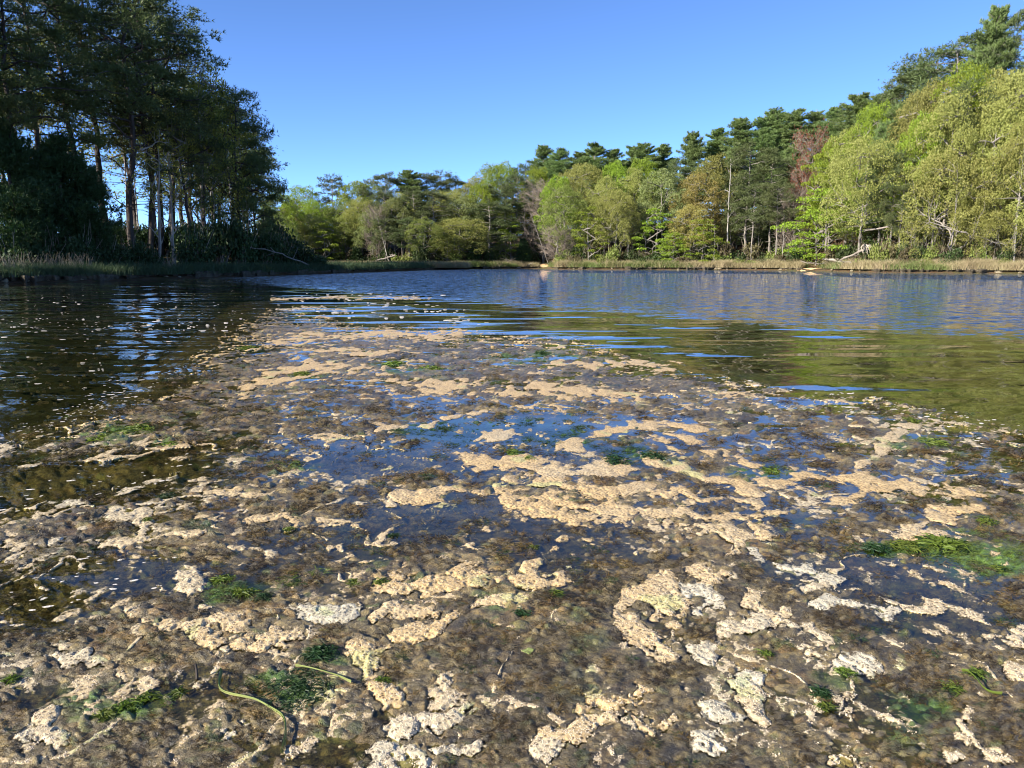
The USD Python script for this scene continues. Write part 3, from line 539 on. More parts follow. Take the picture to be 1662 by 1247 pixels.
# --- front row at the water's edge
FRONT = [(452, 345, 'oak_olive1', 5, 60, 'olive oak at the left end of the far shore, just clear of the shaded point'),
         (480, 352, 'oak_tan0', 5, 58, 'tan oak low on the far shore, second from the shaded point'),
         (528, 358, 'lime_layer0', 3.5, 48, 'small bright lime tree in front of olive oaks at the left of the far shore'),
         (560, 350, 'oak_olive0', 5, 64, 'olive oak right of the small bright lime tree on the left of the far shore'),
         (604, 340, 'oak_grey1', 6, 56, 'grey green oak left of the leaning bare trunk'),
         (625, 356, 'pitch_pine2', 4, 50, 'dark pitch pine behind the leaning bare trunk'),
         (665, 355, 'pitch_pine1', 5, 56, 'dark pitch pine just right of the leaning bare trunk'),
         (688, 352, 'oak_olive1', 4, 62, 'olive oak with a low rounded crown, right of the dark pine by the leaning trunk'),
         (746, 352, 'oak_tan1', 4, 92, 'wide low tan oak, largest of the crowns left of the dark pine over the driftwood'),
         (726, 380, 'oak_olive0', 3.5, 60, 'small olive oak low at the edge of the marsh strip'),
         (795, 330, 'pitch_pine0', 5, 86, 'dark pitch pine over the driftwood with a pale leaning stem'),
         (830, 356, 'lime_layer0', 4, 50, 'lime green young tree just left of the bare grey tree'),
         (916, 300, 'oak_olive0', 6, 70, 'olive oak behind the bare grey tree on its right'),
         (958, 330, 'lime_layer0', 4, 58, 'bright lime green young tree alone in front, right of the bare grey tree'),
         (1000, 305, 'oak_tan1', 6, 72, 'tan oak behind and right of the lone lime young tree'),
         (1020, 330, 'pitch_pine1', 7, 60, 'dark pine in the hollow between the lone lime tree and the grey green oak'),
         (1062, 332, 'lime_layer0', 4.5, 64, 'lime layered young tree below the grey green domed oak'),
         (1120, 330, 'oak_gold1', 5, 64, 'golden brown oak low in front, below the larger golden oak'),
         (1140, 352, 'lime_layer1', 3.5, 66, 'low lime green tree below the golden brown oaks'),
         (1092, 375, 'lime_layer1', 3.0, 56, 'lowest spreading lime sapling at the grass edge below the golden oaks'),
         (1222, 300, 'pitch_pine2', 5, 70, 'dark pine with a bare pale lower trunk near the white dead trunk'),
         (1262, 300, 'pitch_pine2', 4, 70, 'dark pine with a bare lower trunk left of the lime layered tree'),
         (1345, 300, 'lime_layer1', 3.5, 140, 'large lime tree with flat layered sprays reaching out over the shore'),
         (1330, 240, 'lime_layer0', 7, 70, 'tall lime layered tree under the red maple'),
         (1402, 216, 'oak_tan1', 5, 116, 'big tan oak with exposed roots on the bank beside the fallen trunks'),
         (1462, 300, 'pitch_pine1', 6, 60, 'dark pine right of the big tan oak with exposed roots'),
         (1486, 345, 'oak_open0', 5, 64, 'small open tan oak with pale stems before the dark pine on the right slope'),
         (1520, 240, 'oak_tan0', 6, 110, 'tan oak with forked pale limbs at the middle of the right slope'),
         (1548, 240, 'oak_open0', 4, 130, 'open pale stemmed oak with a wide crown in front on the right slope'),
         (1600, 300, 'oak_tan1', 5, 100, 'tan oak right of the open pale stemmed oak'),
         (1612, 340, 'oak_open0', 3.5, 84, 'low crooked forked oak near the grass on the right shore'),
         (1652, 200, 'oak_tan0', 4, 100, 'tan oak with the tall pale trunk at the right edge'),
         (1720, 220, 'oak_tan0', 4, 130, 'tan oak cut by the right edge of the picture near the shore')]
for u, v, k, s, w, lab in FRONT: place(k, u, s, v, lab, w=w)
place('bare0', 882, 4.5, 288, 'leafless grey brown tree with a haze of fine twigs beside the sandy bank', w=92)
place('bare0', 905, 5, 365, 'low leafless shrubby tree at the right foot of the tall bare grey tree', w=60)
place('bare0', 1290, 6, 300, 'leafless grey tree between the dark pine and the lime layered tree', w=60)
place('bare0', 612, 5, 330, 'leafless grey twiggy crown among oaks left of the leaning trunk', w=40)
place('snag0', 1182, 6, 258, 'tall white dead trunk with a few bare limbs right of the golden oaks', w=28, cat='dead tree')
place('snag0', 1272, 4, 345, 'short white dead trunk at the left edge of the lime layered tree', w=12, cat='dead tree')
place('snag0', 1160, 3.5, 368, 'thin short dead stem left of the tall white dead trunk', w=11, cat='dead tree')
place('snag0', 1655, 3.6, 230, 'tall pale bare trunk rising at the right edge of the shore', w=26, cat='dead tree')
place('snag0', 1608, 6, 215, 'tall grey trunk with a forked top among tan oaks on the right hill', w=24, cat='dead tree')
place('snag0', 632, 4, 352, 'leaning bare trunk tilted to the left on the left part of the far shore', w=13, cat='dead tree', lean=(0, -.22))
place('snag0', 892, 4, 340, 'slanting bare stem leaning left across the bare grey tree', w=9, cat='dead tree', lean=(0, -.36))
place('maple_red0', 1312, 11, 196, 'red maple with a rust red crown on the hillside, the only red tree', w=74)
place('maple_red0', 1298, 9, 258, 'small rust red maple crown below the larger red maple', w=46)
place('cedar0', 849, 2.6, 386, 'small dense green cedar beside the orange sandy bank', w=36)
place('cedar0', 578, 3, 400, 'small dark cedar in front of oaks near the left of the far shore', w=34)
LAND = [(450, 'tip of the shaded point'), (500, 'gap left of the small bright lime tree'), (528, 'small bright lime tree'), (565, 'small dark cedar'), (604, 'grey twiggy crown'), (632, 'leaning bare trunk'), (665, 'dark pine right of the leaning trunk'), (700, 'low olive oak right of the leaning trunk'), (746, 'wide low tan oak'), (795, 'dark pine over the driftwood'), (826, 'tangle of dead branches'),
        (849, 'dense green cedar'), (915, 'bare grey tree'), (958, 'lone lime young tree'), (1000, 'tan oak beside the lone lime tree'), (1030, 'hollow left of the grey green oak'), (1062, 'grey green domed oak'), (1092, 'lowest lime sapling'), (1132, 'golden brown oaks'), (1160, 'thin short dead stem'), (1182, 'tall white dead trunk'), (1222, 'pine with a pale lower trunk'), (1262, 'short white dead trunk'),
        (1290, 'leafless grey tree by the pines'), (1352, 'large lime layered tree'), (1402, 'exposed roots'), (1440, 'broken leaning trunk'), (1486, 'small open tan oak'), (1520, 'forked pale limbs'), (1550, 'open pale stemmed oak'), (1585, 'gap right of the open pale oak'), (1612, 'low crooked forked oak'), (1650, 'tall pale trunk at the right edge'), (1700, 'right edge of the picture')]
_used = set()
def where(kind, u):
    du, ph = min(((abs(u - a), (a, b)) for a, b in LAND)); a, b = ph
    for c in (('below the',) if abs(u - a) < 6 else ()) + (('just left of the',) if u < a else ('just right of the',)) + (('lower left of the', 'further left of the') if u < a else ('lower right of the', 'further right of the')) + ('near the', 'beside the', 'close by the'):
        l = f'{kind} {c} {b}'
        if l not in _used: _used.add(l); return l
    return l
# --- thin trunks standing in the shade behind the front row
STEM = [(x, 330 + (i * 37) % 40) for i, x in enumerate(range(470, 1300, 34))]
for q, (u, v) in enumerate(STEM):
    place('snag0', u + (q * 13) % 17, 7 + (q * 5) % 6, v, where('thin pale tree stem', u), w=14, cat='tree stem', group='thin stems under the far shore trees')
# --- low leafy trees in the shade behind the front row
for q in range(40):
    u = 445 + q * 31 + rngp.uniform(-9, 9); k = ('oak_olive0', 'pitch_pine0', 'bush0', 'oak_olive1', 'bush2', 'pitch_pine1')[q % 6]
    place(k, u, rngp.uniform(11, 16), rngp.uniform(352, 376) - max(0, u - 1250) * .12, f"low shaded tree under taller crowns, {nth(q + 1)} from the left behind the far shore", w=rngp.uniform(56, 80))
for q in range(30):
    u = 448 + q * 20 + rngp.uniform(-6, 6); k = ('oak_olive0', 'pitch_pine1', 'oak_tan0', 'pitch_pine0', 'oak_grey0')[q % 5]
    place(k, u, rngp.uniform(17, 24), rngp.uniform(322, 345), f"deeply shaded tree, {nth(q + 1)} from the left in the rearmost far row", w=rngp.uniform(56, 80))
# --- bushes along the far shore
for q in range(74):
    u = 440 + q * 17.3 + rngp.uniform(-5, 5)
    if 868 < u < 898 or 1300 < u < 1345: continue
    k = ('bush1', 'bush0', 'bush2', 'bush1', 'bush0')[q % 5]; vt = rngp.uniform(392, 412) - (10 if u > 1400 else 0)
    place(k, u, rngp.uniform(3.2, 6.5), vt, where({'bush0': 'green leafy bush', 'bush1': 'brown leafing bush', 'bush2': 'olive bush'}[k], u), w=rngp.uniform(26, 44), cat='bush', group='bushes along the far shore')
for q, u in enumerate((930, 985, 1045, 1110, 1205, 1245, 1290, 1405, 1440, 1475, 1505, 1545, 1580, 1630)):
    place(('bush1', 'bush2', 'bush0')[q % 3], u, rngp.uniform(1.2, 2.6), rngp.uniform(413, 420), where('low marsh bush', u), w=rngp.uniform(22, 44), cat='bush', group='low bushes in the marsh grass')
# --- the shaded wood on the left point
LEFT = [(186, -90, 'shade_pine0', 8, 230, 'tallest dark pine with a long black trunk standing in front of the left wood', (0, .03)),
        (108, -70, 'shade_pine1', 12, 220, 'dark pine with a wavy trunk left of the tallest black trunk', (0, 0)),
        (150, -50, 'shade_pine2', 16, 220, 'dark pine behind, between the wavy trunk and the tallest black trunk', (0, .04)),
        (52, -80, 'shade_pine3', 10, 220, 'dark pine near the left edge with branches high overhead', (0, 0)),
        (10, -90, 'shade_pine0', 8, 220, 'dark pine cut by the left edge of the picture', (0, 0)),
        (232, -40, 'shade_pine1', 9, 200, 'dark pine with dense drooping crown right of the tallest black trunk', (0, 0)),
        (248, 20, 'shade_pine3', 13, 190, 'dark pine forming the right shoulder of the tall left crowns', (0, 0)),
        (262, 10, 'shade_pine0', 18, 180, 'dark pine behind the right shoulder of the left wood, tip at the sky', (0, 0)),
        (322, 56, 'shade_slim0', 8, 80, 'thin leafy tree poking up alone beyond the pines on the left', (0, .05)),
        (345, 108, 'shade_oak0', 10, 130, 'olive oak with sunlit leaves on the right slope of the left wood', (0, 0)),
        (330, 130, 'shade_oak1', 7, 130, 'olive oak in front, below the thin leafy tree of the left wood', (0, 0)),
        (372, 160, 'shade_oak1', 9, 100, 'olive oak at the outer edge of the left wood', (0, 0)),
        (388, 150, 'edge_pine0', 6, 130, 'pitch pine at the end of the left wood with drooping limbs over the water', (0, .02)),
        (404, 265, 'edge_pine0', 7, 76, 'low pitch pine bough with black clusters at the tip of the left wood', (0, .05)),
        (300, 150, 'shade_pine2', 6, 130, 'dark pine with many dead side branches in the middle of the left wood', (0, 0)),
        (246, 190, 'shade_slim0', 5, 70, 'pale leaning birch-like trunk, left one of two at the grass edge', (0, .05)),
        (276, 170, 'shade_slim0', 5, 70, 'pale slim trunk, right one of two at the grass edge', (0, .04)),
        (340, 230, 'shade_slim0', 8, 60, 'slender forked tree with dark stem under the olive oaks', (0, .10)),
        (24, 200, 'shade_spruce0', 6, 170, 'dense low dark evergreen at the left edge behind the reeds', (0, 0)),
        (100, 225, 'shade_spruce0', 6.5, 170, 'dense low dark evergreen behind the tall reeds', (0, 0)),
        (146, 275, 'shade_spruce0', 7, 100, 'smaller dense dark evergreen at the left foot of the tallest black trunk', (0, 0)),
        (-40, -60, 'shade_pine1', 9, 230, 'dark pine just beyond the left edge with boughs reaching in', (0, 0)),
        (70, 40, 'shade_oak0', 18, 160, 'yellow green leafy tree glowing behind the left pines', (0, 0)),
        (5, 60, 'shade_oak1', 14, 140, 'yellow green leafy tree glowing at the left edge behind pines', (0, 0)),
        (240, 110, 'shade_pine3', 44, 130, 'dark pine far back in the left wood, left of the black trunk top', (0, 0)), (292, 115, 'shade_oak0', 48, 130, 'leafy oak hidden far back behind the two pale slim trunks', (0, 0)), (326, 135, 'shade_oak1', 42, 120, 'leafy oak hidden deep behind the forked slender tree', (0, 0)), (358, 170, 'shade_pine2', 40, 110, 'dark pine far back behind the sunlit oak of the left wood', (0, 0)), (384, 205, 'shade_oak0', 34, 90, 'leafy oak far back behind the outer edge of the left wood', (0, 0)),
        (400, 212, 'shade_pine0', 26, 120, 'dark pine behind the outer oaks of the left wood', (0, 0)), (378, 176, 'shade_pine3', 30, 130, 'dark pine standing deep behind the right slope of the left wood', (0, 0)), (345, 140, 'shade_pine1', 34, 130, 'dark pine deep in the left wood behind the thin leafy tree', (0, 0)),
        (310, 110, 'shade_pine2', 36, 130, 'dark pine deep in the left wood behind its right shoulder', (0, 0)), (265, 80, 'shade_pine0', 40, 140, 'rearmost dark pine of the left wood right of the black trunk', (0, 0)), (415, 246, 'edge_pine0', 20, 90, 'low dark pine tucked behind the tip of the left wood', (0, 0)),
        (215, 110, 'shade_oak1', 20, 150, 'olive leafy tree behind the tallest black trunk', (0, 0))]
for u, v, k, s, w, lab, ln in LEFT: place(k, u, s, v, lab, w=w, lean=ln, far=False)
for q, u in enumerate((30, 75, 120, 205, 222, 300, 318, 340, 375, 392)):
    place('snag0', u, 12 + (q * 5) % 9, 120 + (q * 53) % 110, f'thin dark stem, {nth(q + 1)} from the left inside the shaded left wood', w=30, cat='tree stem', group='thin stems inside the left wood', far=False)
for q, th_d in enumerate((-37, -40, -44, -49, -55, -62)):            # the wood goes on beyond the left edge of the picture
    for s in (7,):
        th = math.radians(th_d + (s > 10) * 2); r = float(shore(th)) + s; x, y = r * math.sin(th), r * math.cos(th)
        copy_of(PR[f'shade_pine{(q + s) % 4}'][0], 'pine_tree', loc=(x, y, float(terrain(x, y))), rz=q * 2.1 + s, scale=(1.2, 1.2, 1.1), label='dark pine of the left wood continuing outside the picture', cat='tree', group='pines beyond the left edge')
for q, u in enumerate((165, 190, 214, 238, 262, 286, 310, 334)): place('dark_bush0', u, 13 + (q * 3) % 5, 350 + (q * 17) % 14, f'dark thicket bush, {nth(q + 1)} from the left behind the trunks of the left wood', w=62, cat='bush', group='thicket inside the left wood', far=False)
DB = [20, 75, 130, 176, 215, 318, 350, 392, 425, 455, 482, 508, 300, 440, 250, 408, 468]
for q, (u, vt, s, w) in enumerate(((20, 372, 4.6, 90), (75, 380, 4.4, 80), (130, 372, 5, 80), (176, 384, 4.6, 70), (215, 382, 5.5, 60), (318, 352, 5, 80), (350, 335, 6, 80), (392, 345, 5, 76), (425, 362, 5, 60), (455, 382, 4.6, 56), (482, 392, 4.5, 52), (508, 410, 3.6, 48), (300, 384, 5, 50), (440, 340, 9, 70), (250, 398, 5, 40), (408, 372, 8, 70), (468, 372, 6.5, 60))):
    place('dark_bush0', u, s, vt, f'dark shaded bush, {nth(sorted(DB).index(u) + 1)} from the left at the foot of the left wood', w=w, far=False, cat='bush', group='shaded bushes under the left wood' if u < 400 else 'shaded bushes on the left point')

# ------------------------------------------------------------------ marsh grass, reeds, driftwood
def blades(n, rng, h, w, spread, lean=.35):
    c = np.stack([rng.normal(size=n) * spread, rng.normal(size=n) * spread, np.zeros(n)], 1); a = rng.uniform(0, 2 * PI, n)
    hh = h * rng.uniform(.5, 1.1, n); s = np.stack([np.cos(a), np.sin(a), np.zeros(n)], 1) * w
    d = np.stack([rng.normal(size=n) * lean, rng.normal(size=n) * lean, np.ones(n)], 1)
    m = c + d * hh[:, None] * .55; t = c + d * hh[:, None] * [1.5, 1.5, 1] * [1, 1, .95]
    v = np.stack([c - s * .5, c + s * .5, m - s * .35, m + s * .35, t], 1).reshape(-1, 3); k = np.arange(n)[:, None] * 5
    return v, np.vstack([k + [0, 1, 3], k + [0, 3, 2], k + [2, 3, 4]])
def instancer(name, protos, pos, idx, rz, sc, label=None, cat=None, parent='/World'):
    pi = UsdGeom.PointInstancer.Define(stage, numbered(parent, name)); rel = pi.CreatePrototypesRel()
    for q, (nm, mesh, m) in enumerate(protos):
        usdkit.mesh(stage, f'{pi.GetPath()}/{nm}', mesh, M[m]); rel.AddTarget(f'{pi.GetPath()}/{nm}')
    pi.CreatePositionsAttr(Vt.Vec3fArray.FromNumpy(np.asarray(pos, np.float32))); pi.CreateProtoIndicesAttr(Vt.IntArray.FromNumpy(np.asarray(idx, np.int32)))
    h = np.asarray(rz) / 2
    pi.CreateOrientationsAttr(Vt.QuathArray([Gf.Quath(float(math.cos(a)), 0, 0, float(math.sin(a))) for a in h]))
    sc = np.asarray(sc, np.float32); sc = np.repeat(sc[:, None], 3, 1) if sc.ndim == 1 else sc
    pi.CreateScalesAttr(Vt.Vec3fArray.FromNumpy(sc)); return tag(pi, label, cat, kind='stuff')
def along(n, t0, t1, s0, s1, rng, gap=True):
    th = np.radians(rng.uniform(t0, t1, n)); s = rng.uniform(s0, s1, n); r = shore(th) + s
    if gap:
        k = (np.abs(th - th_of(885)) > math.radians(.55)) & (np.abs(th - th_of(1322)) > math.radians(.8)); th, s, r = th[k], s[k], r[k]
    x, y = r * np.sin(th), r * np.cos(th)
    return np.stack([x, y, np.where(s < 5.2, np.maximum(terrain(x, y), .33), terrain(x, y))], 1)
rg = np.random.default_rng(3); dT = math.degrees
GR = [('tuft', blades(60, rg, .62, .024, .22), 'marsh_green_blade'), ('tuft_001', blades(60, rg, .72, .024, .24), 'marsh_tan_blade')]
p = along(7800, dT(th_of(735)), 41, -.15, 5.6, rg); nz = fb(p[:, 0] * .12, p[:, 1] * .12, 2, 3)
instancer('marsh_grass', GR, p, ((np.hypot(p[:, 0], p[:, 1]) - shore(np.arctan2(p[:, 0], p[:, 1])) > 2.6) ^ (nz > .6)) | (rg.random(len(p)) < .25), rg.uniform(0, 6.28, len(p)), rg.uniform(.6, 1.5, len(p)) * (.7 + .8 * fb(p[:, 0] * .6, p[:, 1] * .6, 2, 5)),
          'strip of green and straw coloured marsh grass along the sunlit far shore', 'grass')
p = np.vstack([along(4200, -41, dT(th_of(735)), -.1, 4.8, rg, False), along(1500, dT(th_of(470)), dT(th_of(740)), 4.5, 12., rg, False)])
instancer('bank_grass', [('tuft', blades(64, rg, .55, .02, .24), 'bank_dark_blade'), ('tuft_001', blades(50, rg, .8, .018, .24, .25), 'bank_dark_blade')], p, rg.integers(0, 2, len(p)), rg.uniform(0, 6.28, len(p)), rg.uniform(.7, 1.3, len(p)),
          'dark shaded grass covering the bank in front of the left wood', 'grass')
p = along(1500, dT(th_of(560)), dT(th_of(1662)), 5., 13., rg); instancer('undergrowth', [('sprig', leaf_cards(np.abs(rg.normal(size=(50, 3))) * [.5, .5, .3] - [.3, .3, 0], .16, rg), 'bush_brown_leaf'), ('sprig_001', leaf_cards(np.abs(rg.normal(size=(50, 3))) * [.5, .5, .3] - [.3, .3, 0], .16, rg), 'bush_green_leaf')],
          p, rg.integers(0, 2, len(p)), rg.uniform(0, 6.28, len(p)), rg.uniform(.7, 1.6, len(p)), 'low leafy undergrowth on the slope under the far trees', 'undergrowth')
th = np.radians(rg.uniform(dT(th_of(440)), dT(th_of(760)), 2600)); r = far_shore(th) + rg.uniform(-12, 4, len(th)); p = np.stack([r * np.sin(th), r * np.cos(th), np.maximum(terrain(r * np.sin(th), r * np.cos(th)), .3)], 1)
instancer('marsh_grass', GR, p, rg.random(len(p)) < .75, rg.uniform(0, 6.28, len(p)), rg.uniform(.8, 1.5, len(p)), 'pale straw coloured marsh grass beyond the shaded point, under the far left trees', 'grass')
# tall dead reeds in front of the left wood: each clump a thing
for q in range(26):
    u = (2 + q * 6.4) if q < 23 else (268 + (q - 23) * 8); th = th_of(u); r = float(shore(th)) + rg.uniform(1.2, 3.2)
    o = thing('reed_clump', (r * math.sin(th), r * math.cos(th), .32), label=f'clump of tall dead reeds, {nth(q + 1)} from the left on the shaded bank' if q < 23 else ('left', 'middle', 'right')[q - 23] + ' one of three short reed clumps below the two pale slim trunks', cat='reeds', group='dead reeds on the left bank' if q < 23 else 'reeds below the pale trunks')
    b = MB()
    for _ in range(15):
        c = rg.normal(size=2) * .22; h = rg.uniform(.7, 1.6); l = rg.normal(size=2) * .22 * h
        b.tube([[c[0], c[1], 0], [c[0] + l[0] * .4, c[1] + l[1] * .4, h * .55], [c[0] + l[0], c[1] + l[1], h]], [.012, .010, .005], 4, cap=False)
    obj('stems', b.get(), 'dead_reed_blade', o)
# fallen trunks and roots
def log(name, a, b, ra, rb, m, label, seed, stubs=3, cat='fallen trunk'):
    r = np.random.default_rng(seed); c = (np.asarray(a) + b) / 2; w = MB(); pts = curve(np.asarray(a) - c, np.asarray(b) - c, 9, r, .05)
    w.tube(pts, np.linspace(ra, rb, 9) * (1 + .15 * r.normal(size=9)), 8); w.add(*MBcap(pts[0], pts[1], ra))
    o = thing(name, c, label=label, cat=cat); obj('trunk', w.get(), m, o, smooth=50)
    for q in range(stubs):
        k = r.integers(2, 8); d = unit(r.normal(size=3) + [0, -.3, .6]); x = MB(); x.tube(curve(pts[k], pts[k] + d * r.uniform(.5, 1.6), 5, r, .1), np.linspace(rb * .6, .015, 5), 5); obj('branch', x.get(), m, o)
    return o
def MBcap(p, q, r):
    d = unit(p - q); a = unit(np.cross(d, [0, 0.1, 1])); b = np.cross(d, a); g = np.arange(8) * PI / 4
    return np.vstack([p + (np.cos(g)[:, None] * a + np.sin(g)[:, None] * b) * r, [p + d * .03]]), np.array([[i, (i + 1) % 8, 8] for i in range(8)])
def at(u, v, s, far=False):
    th = th_of(u); r = float(far_shore(th) if far else shore(th)) + s; return at_depth(u, v, r * math.cos(th))
log('fallen_log', at(1336, 421, .6), at(1382, 428, .2), .11, .17, 'dead_wood', 'pale weathered trunk lying at the water beside the small sandy landing', 1)
log('fallen_log', at(1402, 376, 4.5), at(1442, 367, 5.5), .11, .08, 'dead_wood_dark', 'pale broken trunk leaning on the slope behind the exposed roots', 2, 2)
log('fallen_log', at(1362, 424, 1.6), at(1412, 398, 3.6), .12, .14, 'dead_wood_dark', 'dark fallen trunk sloping down the bank to the sandy landing', 3, 3)
log('fallen_log', at(1498, 368, 4.2), at(1556, 374, 4.5), .07, .09, 'dead_wood', 'pale limb lying across the stems of the open oak on the right slope', 4, 2)
log('fallen_branch', at(404, 402, 2.6), at(500, 430, .8), .03, .075, 'dead_wood_dark', 'long pale fallen branch sloping down the shaded left point', 5, 3, 'fallen branch')
log('fallen_log', at(610, 424, 2.0, True), at(642, 414, 2.6, True), .09, .12, 'dead_wood_dark', 'dark curved trunk fallen at the foot of the leaning bare trunk', 6, 2)
log('fallen_log', at(838, 434, .4), at(872, 432, .6), .25, .2, 'dead_wood_dark', 'dark driftwood trunk on the shore left of the orange sand', 7, 3)
log('fallen_log', at(790, 430, .8), at(815, 435, .2), .18, .12, 'dead_wood', 'pale driftwood stick on the shore under the dark pitch pine', 8, 3)
log('fallen_branch', at(1300, 424, 1.2), at(1340, 428, .3), .08, .05, 'dead_wood_dark', 'dark thin branch on the sand left of the pale weathered trunk', 9, 3, 'fallen branch')
c = at(1405, 402, 3.5); o = thing('exposed_roots', c, label='fan of pale exposed roots under the big tan oak on the bank', cat='roots')
for q in range(16):
    a = -PI * (q + .5) / 16; w = MB(); e = np.array([math.cos(a) * rg.uniform(.7, 1.4), -rg.uniform(.1, .7), -.15 + math.sin(a) * rg.uniform(.4, .9)]); w.tube(curve([0, .2, .35], e, 6, rg, .10, .08), np.linspace(.07, .02, 6), 5); obj('root', w.get(), 'root_wood', o)
c = at(826, 428, 1.0); o = thing('brush_pile', c, label='tangle of grey dead branches on the shore under the dark pitch pine', cat='brush pile')
for q in range(18):
    w = MB(); a = rg.uniform(0, 6.28); d = np.array([math.cos(a), math.sin(a) * .6, rg.uniform(.0, .9)]) * rg.uniform(.6, 1.7); w.tube(curve(-d * [.6, .6, .1], d, 5, rg, .10), np.linspace(.04, .012, 5), 4); obj('branch', w.get(), 'dead_wood_dark', o)
def sand(name, u, s, rx, ry, h, label, seed):
    r_, a_ = np.linspace(0, 1, 9), np.linspace(0, 2 * PI, 33)[:-1]; R, A = np.meshgrid(r_, a_, indexing='ij')
    th = th_of(u); rr = float(shore(th)) + s; x0, y0 = rr * math.sin(th), rr * math.cos(th)
    wob = 1 + .35 * (n2(np.cos(A) * 1.5 + seed, np.sin(A) * 1.5, seed) - .5); X, Y = R * np.cos(A) * rx * wob, R * np.sin(A) * ry * wob
    Z = np.maximum(terrain(x0 + X, y0 + Y), -.05) + h * (1 - R ** 2) + .15 * (n2(X * 1.3, Y * 1.3, 3) - .5) * (1 - R) - .12 * (R > .95)
    i, j = np.meshgrid(np.arange(8), np.arange(32), indexing='ij'); k, k2 = i * 32 + j, i * 32 + (j + 1) % 32
    tag(obj(name, (np.stack([x0 + X, y0 + Y, Z], -1).reshape(-1, 3), np.stack([k, k + 32, k2 + 32, k2], -1).reshape(-1, 4)), 'sand_cut', smooth=True), label, 'sand bank', kind='structure')
sand('sand_bank', 884, 2.6, 2.4, 2.8, .55, 'bare patch of orange sand sloping to the water below the leafless grey tree', 1)
sand('sand_bank', 1318, 1.2, 2.4, 1.3, .06, 'small low sandy landing beside the pale weathered trunk', 2)
# pale clods and stones where the bank has broken
cl = proto('peat_clod'); ico = trimesh.creation.icosphere(2); v = np.array(ico.vertices); v = v * (1 + .45 * (fb(v[:, 0] * 1.7 + v[:, 2], v[:, 1] * 1.7 + 3, 3, 2) - .5))[:, None] * [1, .8, .62]
obj('clod', (v, ico.faces), 'peat_pale', cl, smooth=40)
for q in range(50):
    u = rg.uniform(905, 1662) if q < 34 else rg.uniform(0, 330); th = th_of(u); r = float(shore(th)) + rg.uniform(-.35, .15); s = rg.uniform(.08, .26) * (1.3 if u > 1380 else 1)
    copy_of(cl.GetPath(), 'peat_clod', loc=(r * math.sin(th), r * math.cos(th), rg.uniform(.02, .18)), rz=rg.uniform(0, 6), scale=(s * 1.3, s, s), label='pale clod of peat broken from the sunlit bank edge' if q < 34 else 'clod of peat at the shaded edge of the left bank', cat='clod', group='clods along the sunlit bank' if q < 34 else 'clods along the left bank')

